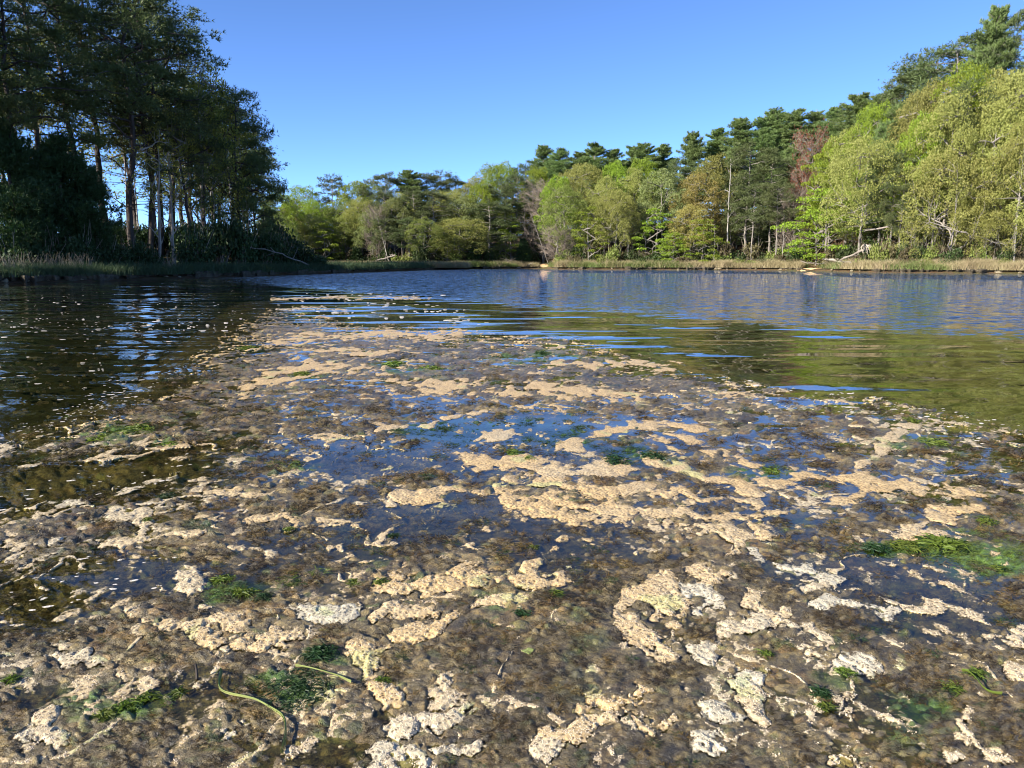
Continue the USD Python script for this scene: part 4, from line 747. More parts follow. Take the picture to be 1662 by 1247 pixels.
# ------------------------------------------------------------------ the weed mat and its foam
# foam streaks: (half thickness in photograph pixels, tone 0 white .. 1 tan orange, name, label, points in the photograph, as places on the water)
T_, W_ = .95, .15
FOAM = [
 (8, 1., 'foam_streak', 'long tan foam band crossing the far part of the weed mat', [(400, 632), (435, 608), (500, 597), (565, 600), (619, 604), (652, 626), (702, 632), (731, 622), (767, 630), (825, 637), (879, 633), (919, 637), (969, 643), (1040, 648)]),
 (5.5, 1., 'foam_streak', 'farthest tan foam streak at the far end of the weed mat', [(455, 552), (500, 545), (555, 549), (619, 540), (680, 546), (742, 544)]),
 (3.5, .9, 'foam_streak', 'thin tan foam streak between the farthest streak and the long tan band', [(470, 574), (540, 570), (600, 574), (660, 566)]),
 (5, .8, 'foam_streak', 'pale tan foam streak near the right end of the far dark weed', [(872, 604), (905, 592), (960, 596), (1035, 588), (1090, 600)]),
 (5, .9, 'foam_patch', 'tan foam patch running down from the left end of the long tan band', [(398, 640), (420, 622), (470, 618)]),
 (4, .6, 'foam_streak', 'short whitish foam streak on the left rim of the blue green pool', [(640, 703), (672, 697), (709, 686), (774, 675)]),
 (4, .7, 'foam_streak', 'small tan hook of foam left of the blue green pool', [(597, 683), (612, 692), (626, 701)]),
 (7, .9, 'foam_streak', 'tan foam curving round the right end of the blue green pool', [(908, 724), (940, 716), (958, 708), (984, 697), (1030, 692), (1062, 693), (1098, 688), (1150, 696)]),
 (6, .7, 'foam_streak', 'pale foam arm on the near left rim of the blue green pool', [(749, 728), (774, 715), (814, 704), (840, 701)]),
 (8, .9, 'foam_streak', 'tan foam curl under the lime tuft beside the blue green pool', [(749, 737), (775, 745), (800, 755), (847, 748), (872, 762), (920, 766), (969, 762), (1005, 765)]),
 (9, 1., 'foam_raft', 'thick tan foam raft in the middle of the weed mat', [(825, 773), (861, 780), (895, 778), (944, 800), (984, 813), (978, 831), (940, 826), (905, 808), (883, 804)]),
 (9, 1., 'foam_streak', 'tan foam loop curling under the thick middle raft on its left', [(798, 788), (812, 800), (825, 809), (850, 821), (879, 831), (915, 845), (950, 853), (990, 846), (1003, 826)]),
 (6, .8, 'foam_streak', 'tan foam streak left of the middle raft over dark weed', [(652, 802), (675, 806), (702, 808), (731, 798), (774, 802)]),
 (5, .6, 'foam_patch', 'small pale foam patch at the left of the streaks over dark weed', [(594, 816), (620, 812), (641, 813)]),
 (7, .9, 'foam_streak', 'tan foam running diagonally down the right of the weed mat', [(1094, 706), (1134, 722), (1160, 735), (1185, 744), (1212, 756), (1240, 772), (1264, 784), (1315, 778), (1372, 787), (1423, 781)]),
 (6, .9, 'foam_streak', 'short tan foam spur joining the diagonal streak from the left', [(1062, 705), (1085, 722), (1110, 744), (1150, 752), (1200, 748)]),
 (7, .95, 'foam_streak', 'long sinuous tan foam streak across the right of the weed mat', [(1245, 842), (1270, 836), (1315, 827), (1372, 816), (1409, 803), (1459, 796), (1513, 804), (1560, 806), (1600, 812)]),
 (6, .6, 'foam_streak', 'pale foam rising towards the water edge on the right of the mat', [(1405, 760), (1418, 744), (1427, 730), (1440, 712), (1458, 698), (1480, 688)]),
 (6, .85, 'foam_streak', 'tan foam streak left of the green weed at the right', [(1470, 858), (1490, 846), (1517, 838), (1560, 834), (1596, 829)]),
 (9, .8, 'foam_patch', 'broad pale tan foam patch below the curl in the right middle', [(1080, 850), (1115, 858), (1150, 860), (1190, 854), (1213, 868)]),
 (8, .8, 'foam_streak', 'hooked tan foam streak left of the bright green weed', [(1387, 868), (1420, 866), (1465, 874), (1500, 868)]),
 (6, .5, 'foam_streak', 'pale tail of foam below the hooked streak by the bright green weed', [(1387, 872), (1398, 890), (1421, 905), (1452, 914)]),
 (7, .9, 'foam_streak', 'tangled tan foam between the middle raft and the right streaks', [(1010, 800), (1050, 792), (1090, 802), (1120, 796), (1150, 812), (1190, 806), (1230, 818)]),
 (6, .9, 'foam_streak', 'tan foam thread under the tangled foam right of the middle raft', [(1030, 830), (1065, 838), (1110, 828), (1160, 842), (1200, 836), (1240, 852), (1260, 870)]),
 (6, .9, 'foam_streak', 'tan foam trail from the pool loop down to the tangled foam', [(1050, 752), (1090, 758), (1130, 766), (1165, 780), (1205, 786), (1240, 800)]),
 (10, 1., 'foam_raft', 'broad tan foam raft across the lower middle of the picture', [(639, 956), (682, 950), (726, 945), (745, 935), (792, 939), (845, 943), (911, 944)]),
 (7, .95, 'foam_streak', 'tan foam curving up from the lower middle raft', [(858, 930), (866, 910), (878, 902), (900, 886), (934, 880), (965, 875)]),
 (4, .8, 'foam_streak', 'thin tan foam thread inside the curve above the lower middle raft', [(880, 930), (900, 922), (930, 928)]),
 (7, .9, 'foam_streak', 'tan foam ring around a dark clump at the lower right centre', [(990, 992), (1000, 970), (1023, 960), (1056, 949), (1080, 955), (1076, 972), (1086, 990), (1088, 1010)]),
 (7, .9, 'foam_streak', 'second tan ridge inside the ring at the lower right centre', [(1020, 972), (1042, 968), (1058, 980), (1066, 998)]),
 (10, .85, 'foam_streak', 'tan foam neck running down from the ring to the big triangle', [(987, 993), (1007, 1015), (1033, 1032), (1058, 1046), (1076, 1072), (1056, 1092)]),
 (9, 1., 'foam_raft', 'big triangular tan foam raft near the bottom right of centre', [(1052, 1098), (1040, 1112), (1062, 1120), (1023, 1138), (1060, 1145), (990, 1155), (1030, 1165), (1070, 1160), (1092, 1178), (960, 1150)]),
 (7, .8, 'foam_streak', 'pale foam arc under the big triangular raft', [(880, 1193), (920, 1188), (950, 1182), (990, 1172), (1030, 1170)]),
 (10, .35, 'foam_patch', 'whitish bubbly foam patch sloping up at the bottom left of centre', [(649, 1180), (675, 1172), (700, 1160), (718, 1155), (748, 1166)]),
 (8, .2, 'foam_patch', 'small white bubbly patch left of the bottom foam', [(608, 1216), (640, 1210)]),
 (11, .3, 'foam_patch', 'large whitish foam patch cut by the bottom edge', [(640, 1242), (680, 1230), (700, 1236)]),
 (9, .8, 'foam_raft', 'tan foam raft running down beside the yellow green strand at left of centre', [(570, 1048), (575, 1070), (600, 1052), (596, 1085), (613, 1112), (630, 1132), (648, 1124)]),
 (6, .9, 'foam_streak', 'tan foam wisps right of the left centre raft', [(612, 1000), (640, 988), (672, 986), (700, 996)]),
 (6, .9, 'foam_streak', 'tan foam wisp curving over the mossy dark clump', [(660, 1030), (700, 1022), (725, 1010), (752, 996), (792, 982), (845, 975)]),
 (7, .5, 'foam_patch', 'pale foam column left of the yellow leaf', [(740, 1100), (748, 1118), (742, 1134)]),
 (8, .3, 'foam_patch', 'round whitish foam patch at the bottom, right of centre', [(858, 1216), (880, 1220), (900, 1214)]),
 (5, .2, 'foam_patch', 'small white foam strip near the bottom middle', [(716, 1212), (745, 1206), (770, 1214)]),
 (7, .55, 'foam_patch', 'pale rim of foam round a brown clump at the far left', [(10, 915), (36, 904), (62, 918), (36, 922)]),
 (7, .6, 'foam_streak', 'pale forked foam streak at the left', [(186, 884), (229, 876), (272, 868), (323, 864)]),
 (5, .6, 'foam_streak', 'lower arm of the pale forked streak at the left', [(222, 884), (219, 897), (244, 906), (283, 904)]),
 (10, .5, 'foam_patch', 'whitish foam patch beside bright green weed at the left', [(308, 945), (299, 962), (318, 972), (338, 980)]),
 (7, .75, 'foam_streak', 'tan foam line bordering brown weed at the lower left', [(197, 990), (236, 980), (244, 1001), (272, 1018), (315, 1020), (340, 1012), (358, 1004), (400, 1000)]),
 (11, .8, 'foam_raft', 'tan foam raft with whitish lumps at the lower left', [(345, 1034), (380, 1046), (412, 1052), (444, 1045), (430, 1030), (466, 1026), (394, 1010), (420, 1030)]),
 (7, .1, 'foam_patch', 'white bubbly patch left of the eelgrass end', [(380, 1160), (400, 1164), (426, 1166)]),
 (6, .1, 'foam_patch', 'small white bubbly patch under the larger one by the eelgrass', [(366, 1186), (385, 1184)]),
 (7, .5, 'foam_patch', 'round pale foam lump alone at the lower left', [(90, 1048), (103, 1048)]),
 (6, .4, 'foam_streak', 'pale chain of foam lumps at the lower left edge', [(8, 1066), (44, 1066), (100, 1066), (124, 1074), (150, 1066)]),
 (7, .3, 'foam_patch', 'whitish foam lump right of the pale chain', [(166, 1078), (178, 1076)]),
 (7, .5, 'foam_patch', 'pale foam lump above the lime weed at the lower left', [(205, 1090), (218, 1092)]),
 (8, .2, 'foam_patch', 'white foam lump at the bottom left corner', [(32, 1194), (40, 1192)]),
 (7, .4, 'foam_patch', 'pale foam patch tinged green in the bottom left', [(70, 1192), (92, 1196), (98, 1204)]),
 (6, .5, 'foam_patch', 'pale tan rim of foam under a brown clump in the bottom left', [(86, 1158), (64, 1172)]),
 (7, .5, 'foam_streak', 'pale foam streak by the dark water inlet on the left', [(193, 836), (225, 832), (251, 824), (251, 864)]),
 (7, .6, 'foam_streak', 'pale foam ring over brown weed right of the inlet', [(310, 822), (330, 830), (372, 828), (400, 818)]),
 (5, .2, 'foam_patch', 'white foam patch near the left edge under the inlet', [(97, 822), (130, 820)]),
 (4, .3, 'foam_patch', 'thin pale foam strip near the left edge', [(92, 886), (112, 882)]),
 (7, .85, 'foam_streak', 'tan foam hook with a lime tuft at the left middle', [(419, 838), (450, 836), (478, 840), (485, 850), (462, 862)]),
 (6, .5, 'foam_patch', 'pale mound of foam right of the forked streak', [(390, 890), (412, 882), (440, 892)]),
 (7, .1, 'foam_streak', 'white foam bar with dark pores at the left of centre', [(455, 984), (490, 984), (520, 988), (559, 997)]),
 (8, .5, 'foam_patch', 'pale foam patch under the dark moss patch', [(468, 1082), (500, 1092), (530, 1112), (545, 1124)]),
 (5, .6, 'foam_streak', 'tan foam crumbs left of the middle hook', [(330, 800), (370, 796), (430, 798), (455, 776)]),
 (7, .9, 'foam_patch', 'orange tan foam clump at the right of the lower middle', [(1118, 942), (1151, 934), (1178, 940), (1140, 948)]),
 (7, .7, 'foam_streak', 'pale U shaped foam loop at the lower right', [(1229, 980), (1240, 1000), (1258, 1014), (1283, 1008)]),
 (6, .5, 'foam_streak', 'pale foam bar left of the U shaped loop', [(1171, 1021), (1195, 1014), (1229, 1010)]),
 (6, .15, 'foam_streak', 'white foam streak crossing blue water on the right', [(1232, 905), (1252, 914), (1285, 920), (1312, 926), (1337, 938), (1367, 944)]),
 (5, .5, 'foam_streak', 'pale foam ring below the white streak on the right', [(1318, 956), (1335, 950), (1357, 964), (1388, 962)]),
 (5, .1, 'foam_streak', 'white foam streak lower on the right over blue water', [(1350, 982), (1391, 984), (1421, 992), (1445, 1002)]),
 (6, .5, 'foam_streak', 'pale foam bar slanting down over dark weed at the lower right', [(1298, 1026), (1330, 1039), (1344, 1060)]),
 (6, .6, 'foam_patch', 'pale tan foam crumbs left of the white hooked patch', [(1290, 1068), (1320, 1062)]),
 (6, .1, 'foam_patch', 'white hooked foam patch at the lower right', [(1362, 1070), (1380, 1080), (1412, 1080)]),
 (10, .6, 'foam_patch', 'pale tan foam cut by the right edge of the picture', [(1656, 1046), (1658, 1084)]),
 (8, .4, 'foam_streak', 'pale green tinged foam strand at the bottom right', [(1576, 1136), (1571, 1164), (1590, 1190), (1617, 1215), (1645, 1232)]),
 (10, .25, 'foam_patch', 'whitish bubbly foam patch at the bottom right', [(1510, 1196), (1540, 1207), (1566, 1220)]),
 (6, .15, 'foam_patch', 'white foam patch below the tan curls at the bottom right', [(1150, 1152), (1185, 1164)]),
 (6, .8, 'foam_streak', 'tan foam curls at the bottom, right of the triangular raft', [(1215, 1124), (1230, 1118), (1228, 1140), (1226, 1164)]),
 (6, .6, 'foam_patch', 'small tan foam blob alone at the lower right', [(1388, 1130), (1392, 1146)]),
 (7, .15, 'foam_patch', 'white foam patch at the bottom edge, right of centre', [(1150, 1204), (1172, 1222)]),
 (6, .1, 'foam_streak', 'white foam bar right of the tan neck', [(1100, 968), (1125, 968), (1147, 972)]),
 (6, .2, 'foam_streak', 'white foam arc around the dark clump right of the ring', [(1120, 994), (1135, 984), (1161, 980)]),
 (6, .15, 'foam_patch', 'white pored foam patch right of the tan neck', [(1112, 1052), (1130, 1050), (1128, 1062)]),
 (6, .2, 'foam_patch', 'whitish foam strip right of the big triangular raft', [(1200, 1092), (1235, 1098)]),
 (9, .6, 'foam_patch', 'pale foam mass at the bottom edge, far right of centre', [(1381, 1214), (1412, 1228), (1425, 1240)]),
 (7, .85, 'foam_streak', 'tan foam braid left of the white streak on the right', [(1120, 873), (1145, 870), (1170, 866), (1205, 886), (1192, 902), (1178, 908)]),
 (1.0, .5, 'foam_streak', 'far pale foam strip out on the water beyond the mat', [(440, 487), (520, 484), (600, 483), (700, 484)]),
 (1.3, .4, 'foam_streak', 'farther thin pale foam strip out on the water', [(450, 503), (510, 500), (560, 504)]),
]
MAT = [(-60, 745), (0, 722), (120, 685), (250, 640), (310, 585), (350, 555), (400, 520), (440, 500), (520, 512), (600, 524), (700, 533), (850, 545), (960, 552), (1040, 588), (1130, 600), (1200, 612), (1300, 632), (1420, 646), (1540, 672), (1662, 702), (1750, 730), (1900, 1500), (-300, 1500), (-200, 800)]
INLET = [(-40, 768), (100, 757), (220, 746), (330, 740), (338, 756), (240, 782), (140, 802), (-40, 836)]
# dark pools in the mat where the water shows: (u, v, half width, half height, strength)
POOL = [(560, 740, 130, 18, 1.), (690, 760, 130, 16, .7), (660, 840, 140, 24, .65), (830, 700, 130, 28, 1.2), (1000, 730, 100, 22, .5), (300, 935, 130, 26, .8), (130, 960, 130, 34, .7), (60, 1010, 100, 30, .6), (560, 880, 120, 26, .5), (1320, 930, 130, 34, .7), (1480, 960, 110, 34, .7), (1600, 1030, 90, 30, .6), (1250, 760, 90, 22, .45),
        (1420, 1010, 120, 26, .5), (320, 1105, 70, 24, .7), (150, 1120, 120, 26, .4), (520, 1220, 90, 20, .6), (640, 1160, 40, 12, .7), (1470, 1130, 140, 40, .4), (440, 560, 90, 14, .5), (940, 980, 40, 10, .4), (1330, 720, 90, 22, .4), (1560, 760, 90, 20, .4), (60, 1130, 60, 20, .5), (420, 720, 80, 14, .4), (700, 655, 60, 12, .5), (1400, 620, 60, 10, .6)]
# green ground of the weed: (u, v, half width, half height, strength, dark 0 / lime 1)
GREEN = [(860, 698, 120, 30, 1., .05), (700, 705, 70, 16, .8, .05), (640, 597, 60, 8, .7, .4), (880, 580, 80, 10, .7, .5), (400, 566, 30, 5, .8, .5), (490, 608, 40, 7, .7, .5), (190, 705, 90, 18, .7, .7), (480, 755, 40, 8, .5, .8), (1010, 740, 90, 20, .8, .3), (1520, 720, 60, 16, .7, .5), (1250, 768, 60, 14, .7, .3), (1540, 888, 90, 18, 1., .8), (1420, 893, 45, 12, .9, .3),
         (1590, 910, 80, 24, .6, .6), (820, 1000, 70, 22, .6, .4), (380, 955, 70, 20, .7, .6), (520, 945, 100, 22, .4, .6), (520, 1068, 50, 12, .9, .5), (485, 1122, 52, 30, 1.2, .35), (430, 1105, 30, 14, .9, .5), (1600, 850, 60, 12, .5, .5), (1350, 1100, 40, 26, .6, .4), (1540, 1140, 70, 22, .5, .4), (230, 1150, 90, 22, .5, .6), (1240, 1030, 70, 14, .4, .4), (640, 1240, 50, 12, .8, .3), (900, 965, 60, 12, .4, .5), (1650, 905, 50, 20, .6, .8), (700, 700, 60, 20, .5, .2)]
def poly_sd(poly, u, v):
    """signed distance in photograph pixels, positive inside; heights count double because the surface recedes"""
    import shapely
    g = shapely.Polygon([(a, b * 2) for a, b in poly]); p = shapely.points(u.ravel(), v.ravel() * 2)
    shapely.prepare(g); ins = shapely.contains(g, p); d = shapely.distance(g.exterior, p)
    return np.where(ins, d, -d).reshape(u.shape)
def rows_of(v0, v1, step, cap):
    y, out = float(ground_at(831, v1)[1]), []
    ymax = float(ground_at(831, v0)[1])
    while y < ymax:
        out.append(y); y += min(step * y * y / (CAM_H * FPX), cap)
    return np.array(out)
def mat_fields(X, Y):
    u, v = project(np.stack([X, Y, np.zeros_like(X)], -1))
    q = np.clip(Y, 2, 14)                                            # far away only the larger shapes matter
    wx = (fb(X * 1.3 / 1, Y * .9, 3, 1) - .5) * 60 / q * 3; wy = (fb(X * 1.5, Y * 1.1, 3, 2) - .5) * 26 / q * 3
    un, vn = u + wx + (fb(X * 7, Y * 5, 3, 3) - .5) * 60 / q * 2, v + wy + (fb(X * 7, Y * 4, 3, 4) - .5) * 30 / q * 2
    return u, v, un, vn
def foam_field(X, Y, un, vn):
    best = np.full(X.shape, -9.); which = np.zeros(X.shape, int)
    for k, (hw, tone, nm, lb, pts) in enumerate(FOAM):
        p = np.array(pts, float); far = p[:, 1].mean() < 700
        sc = .55 if far else .72                                      # streaks are wider along the picture than they are thick
        m = (un > p[:, 0].min() - 4 * hw) & (un < p[:, 0].max() + 4 * hw) & (vn > p[:, 1].min() - 3 * hw) & (vn < p[:, 1].max() + 3 * hw)
        if not m.any(): continue
        uu, vv = un[m] * sc, vn[m]; d = np.full(uu.shape, 1e9)
        for a, b in zip(p[:-1] * [sc, 1], p[1:] * [sc, 1]):
            ab = b - a; t = np.clip(((uu - a[0]) * ab[0] + (vv - a[1]) * ab[1]) / (ab @ ab + 1e-9), 0, 1)
            d = np.minimum(d, np.hypot(uu - a[0] - t * ab[0], vv - a[1] - t * ab[1]))
        f = 1 - d / (hw * (1.3 if p[:, 1].mean() < 900 else 1.8)); cur = best[m]; up = f > cur
        cur[up] = f[up]; best[m] = cur; w = which[m]; w[up] = k; which[m] = w
    return best, which
def foam_level(X, Y, un, vn):
    f, which = foam_field(X, Y, un, vn)
    near = np.clip(1.3 - Y / 9, 0, 1)
    nz = (fb(X * 2.6, Y * 2.0, 3, 2) - .5) * 1.5 + (fb(X * 8, Y * 5.5, 3, 1) - .5) * 2.3 + (fb(X * 15, Y * 5, 3, 3) - .5) * 2.4 * np.clip((Y - 3.5) / 4, 0, 1) + (fb(X * 24, Y * 17, 3, 4) - .5) * 1.5 * near + (fb(X * 70, Y * 50, 2, 6) - .5) * .9 * np.clip(1.3 - Y / 4, 0, 1)
    return f + nz - .20, which
def weed_height(X, Y, u, v, un, vn):
    msd = np.minimum(poly_sd(MAT, un, vn), -poly_sd(INLET, un, vn))
    edge = np.clip(msd / 60, -1, 1)
    pool = np.zeros(X.shape)
    for a, b, ru, rv, s in POOL: pool = pool + s * np.exp(-((un - a) / ru) ** 2 - ((vn - b) / rv) ** 2)
    clump = fb(X * 2.6, Y * 2.1, 3, 5) - .5
    low = -.005 + .022 * clump - .022 * np.minimum(pool, 1.4) + np.where(edge < 0, .11, .02) * edge - .016 + .007 * np.clip((vn - 850) / 200, 0, 1)
    d, i = cushion(X, Y); cs = np.minimum(.0031 * Y, .017) * CU_H[i] * (1 - np.minimum(d, 1.15) ** 2) * (.3 + 1.4 * n2(X * 40, Y * 30, 3))
    return low + cs + .005 * (fb(X * 60, Y * 46, 2, 1) - .5) * np.clip(1.3 - Y / 4, 0, 1), edge, low
# the weed grows in small furry cushions, each a few centimetres across
from scipy.spatial import cKDTree
_cr = np.random.default_rng(21); CU_N, CU_S = 26000, .0165
CU = np.stack([_cr.uniform(-.85, .85, CU_N), _cr.uniform(math.log(1.35), math.log(32), CU_N)], 1)
CU_H = _cr.uniform(.15, 1.25, CU_N); CU_T = _cr.random((CU_N, 3)); _ct = cKDTree(CU)
def cushion(X, Y):
    s = X / Y + .010 * (fb(X * 9, Y * 8, 3, 2) - .5) * 2; l = np.log(Y) + .010 * (fb(X * 9, Y * 8, 3, 5) - .5) * 2
    d, i = _ct.query(np.stack([s.ravel(), l.ravel() * .8 + .2 * l.ravel()], 1)); return (d / (CU_S * .62)).reshape(X.shape), i.reshape(X.shape)
def grid_faces(m, n):
    i, j = np.meshgrid(np.arange(m - 1), np.arange(n - 1), indexing='ij'); k = (i * n + j)
    return np.stack([k, k + 1, k + n + 1, k + n], -1).reshape(-1, 4)
def sheet(v0, v1, step, cap, ncol, half=.80):
    ys = rows_of(v0, v1, step, cap); s = np.linspace(-half, half, ncol)
    X, Y = ys[:, None] * s[None], np.repeat(ys[:, None], ncol, 1); return X, Y
def cut(P, F, keep, extra=None):
    f = F[keep[F].any(1)]; idx = np.unique(f); mp = np.zeros(len(P), int); mp[idx] = np.arange(len(idx)); return P[idx], mp[f], idx
# --- weed
X, Y = sheet(486, 1310, 1.5, .07, 620); u, v, un, vn = mat_fields(X, Y); Zw, edge, pool = weed_height(X, Y, u, v, un, vn)
Zw = Zw - .03 * np.clip((foam_level(X, Y, un, vn)[0] + .12) * 1.0, 0, .45)
gsum, glim = np.zeros(X.shape), np.zeros(X.shape)
for a, b, ru, rv, s, l in GREEN:
    w = s * np.exp(-((un - a) / ru) ** 2 - ((vn - b) / rv) ** 2); gsum += w; glim += w * l
cd, ci = cushion(X, Y); gp = fb(X * 5, Y * 4, 3, 2); gl = np.clip(glim / (gsum + 1e-6), 0, 1); gw = np.clip((gsum + (gp - .5) * 1.4 - .35) * 2.2, 0, 1) + .35 * (CU_T[ci][..., 2] > .93)
br = fb(X * 4.1, Y * 3.3, 4, 0)[..., None]; ora = (np.clip((fb(X * 2.2, Y * 1.8, 3, 3) - .5) * 4, 0, 1)[..., None] * .7 + .3) * (CU_T[ci][..., 1:2] > .72)
hi = np.clip(CU_T[ci][..., :1] * 1.1 - .25 * cd[..., None] ** 2, 0, 1); br = np.clip((br - .5) * 1.9 + .5, 0, 1) * .5 + .5 * hi
col = np.array([.034, .027, .016]) * (1 - br) + np.array([.18, .14, .066]) * br
col = col * (1 - .5 * ora) + np.array([.15, .085, .025]) * .5 * ora
dk = np.array([.018, .045, .012]); lm = np.array([.085, .14, .018]); gc = dk * (1 - gl[..., None]) + lm * gl[..., None]
gw = np.clip(gw, 0, 1)[..., None]; col = col * (1 - gw) + gc * gw
P = np.stack([X, Y, Zw], -1).reshape(-1, 3); F = grid_faces(*X.shape)
pv, pf, idx = cut(P, F, Zw.ravel() > -.11)
tag(obj('weed_mat', (pv, pf), 'weed', smooth=True, tint=col.reshape(-1, 3)[idx]), 'brown and dark green mat of floating algae covering the shallow water in front', 'algae', kind='stuff')
Wp, Wz = P.copy(), Zw.ravel().copy(); Wgn = gw.ravel()
# --- foam, cut apart by streak
X, Y = sheet(476, 1305, 1.15, .05, 1000); u, v, un, vn = mat_fields(X, Y); Zf, edge, pool = weed_height(X, Y, u, v, un, vn)
fl, which = foam_level(X, Y, un, vn); near = np.clip(1.3 - Y / 9, 0, 1)
ZONE = [(1330, 670, 240, 50, 1., .2), (560, 560, 210, 40, .9, .9), (1520, 770, 150, 70, .8, .35), (1000, 640, 200, 30, .7, .8), (470, 660, 140, 30, .35, .6), (130, 870, 180, 60, .75, .25), (1280, 1090, 330, 100, .55, .4), (280, 1090, 300, 90, .55, .4), (800, 1160, 300, 80, .45, .45),
        (1150, 820, 170, 50, .95, .8), (690, 985, 130, 40, .7, .8), (880, 790, 130, 50, .6, .9), (250, 780, 220, 60, .6, .3), (80, 740, 140, 30, .8, .2), (620, 1100, 200, 60, .5, .7), (1180, 920, 160, 40, .6, .5), (900, 560, 220, 20, .7, .5), (700, 640, 250, 20, .6, .9)]
zs, zt = np.full(X.shape, .46), np.full(X.shape, .46 * .65)
for a, b, ru, rv, st, tn in ZONE:
    w = st * np.exp(-((un - a) / ru) ** 2 - ((vn - b) / rv) ** 2); zs += w; zt += w * tn
zt = zt / zs; zs = np.minimum(zs, 1.) * np.clip(edge * 4 + .6, 0, 1)
cr = .50 * n2(X * 9, Y * 5.2, 3) + .32 * n2(X * 25, Y * 16, 5) + .18 * n2(X * 60, Y * 42, 6) - .80 + .20 * zs - .05 * near * (1 - zs)
wx2, wy2 = (fb(X * 5, Y * 4, 2, 1) - .5) * .5, (fb(X * 5, Y * 4, 2, 3) - .5) * .5
lace = -9.
for sc_, am, sd2 in ((1.5, 1., 5), (3.6, .75, 2)):
    w_ = np.abs(fb(X * sc_ + wx2 * .6, Y * sc_ * .8 + wy2 * .6, 3, sd2) - .5); wd = .036 * am * zs * np.clip(n2(X * 3.3, Y * 2.6, sd2 + 1) * 2.2 - .55, 0, 1.3)
    lace = np.maximum(lace, (wd - w_) / .03 + (fb(X * 22, Y * 16, 3, 6) - .5) * (.5 + 1.3 * near) - .04 - .02 * np.clip((3.2 - Y) / 1.2, 0, 1))
cr = np.maximum(cr, np.minimum(lace * .6, .5) - .05)
cr = np.where((fl > -.20) | (edge < -.08), -1, cr) * 2.2
is_crumb = cr > np.maximum(fl, -.20); fl = np.where(is_crumb, np.minimum(cr, .4), fl)
hole = np.clip((fb(X * 30, Y * 22, 2, 5) - .63) * 7, 0, 1) * np.clip(1.4 - Y / 5, 0, 1)
h = np.clip(fl * 1.1, 0, 1) * .0058 * (.5 + 1. * fb(X * 6, Y * 5, 3, 3)); h = np.where(fl < 0, fl * .012, h) + np.where(fl > 0, 1, 0) * (.004 * (fb(X * 22, Y * 17, 3, 6) - .5) * np.clip(fl * 4, 0, 1) - .006 * hole) * np.where(is_crumb, .7, 1)
Zt = np.maximum(ndimage.gaussian_filter(Zf, (13, 16)), .0025) + h - .0015
tone = np.where(is_crumb, zt, np.array([t[1] for t in FOAM])[which]) + (fb(X * 2.5, Y * 2.2, 3, 7) - .5) * .7 + np.clip((760 - v) / 500, 0, .25)
tone = np.clip(tone, 0, 1)[..., None]
col = np.array([.375, .348, .265]) * (1 - tone) + np.array([.40, .292, .142]) * tone
gt = np.clip((fb(X * 5.3 + 9, Y * 5, 3, 6) - .74) * 7, 0, .45)[..., None]; col = col * (1 - gt) + np.array([.32, .37, .14]) * gt
cov = np.repeat(np.clip((fl.ravel() + .16) * 1.55, 0, 1.2)[:, None], 3, 1)
P = np.stack([X, Y, Zt], -1).reshape(-1, 3); F = grid_faces(*X.shape); w_f = np.sort(which.ravel()[F], 1)[:, 1]; kp = fl.ravel() > -.20; w_f = np.where(is_crumb.ravel()[F].sum(1) > 1, -1, w_f)
crumb_f = [F[w_f == -1]]
from scipy.sparse import coo_matrix
from scipy.sparse.csgraph import connected_components
for k, (hw, tn, nm, lb, pts) in enumerate(FOAM):
    Fk = F[w_f == k]
    if not len(Fk): continue
    Fk = Fk[kp[Fk].any(1)]
    if len(Fk) < 12: crumb_f.append(Fk); continue
    ui, inv = np.unique(Fk, return_inverse=True); inv = inv.reshape(-1, 4)
    cc = connected_components(coo_matrix((np.ones(inv.shape[0] * 3), (np.repeat(inv[:, 0], 3), inv[:, 1:].ravel())), shape=(len(ui), len(ui))), directed=False)[1][inv[:, 0]]
    vis = np.clip(fl.ravel()[Fk].max(1), 0, 1); size = np.bincount(cc, weights=vis / Y.ravel()[Fk[:, 0]] ** 0); order = np.argsort(-size); made = 0
    for c_ in order:
        Fc = Fk[cc == c_]
        if made and (size[c_] < .30 * size[order[0]] or made > 2 or len(lb.split()) > 11): crumb_f.append(Fc); continue
        pv, pf, idx = cut(P, Fc, kp); o = obj(nm, (pv, pf), 'foam', smooth=True, tint=col.reshape(-1, 3)[idx], cover=cov[idx])
        tag(o, lb if not made else ('piece broken off the ', 'second piece broken off the ')[made - 1] + lb, 'foam'); made += 1
pv, pf, idx = cut(P, np.vstack(crumb_f), kp)
tag(obj('foam_crumbs', (pv, pf), 'foam', smooth=True, tint=col.reshape(-1, 3)[idx], cover=cov[idx]), 'countless small crumbs of pale and tan foam scattered over the weed mat', 'foam', kind='stuff')

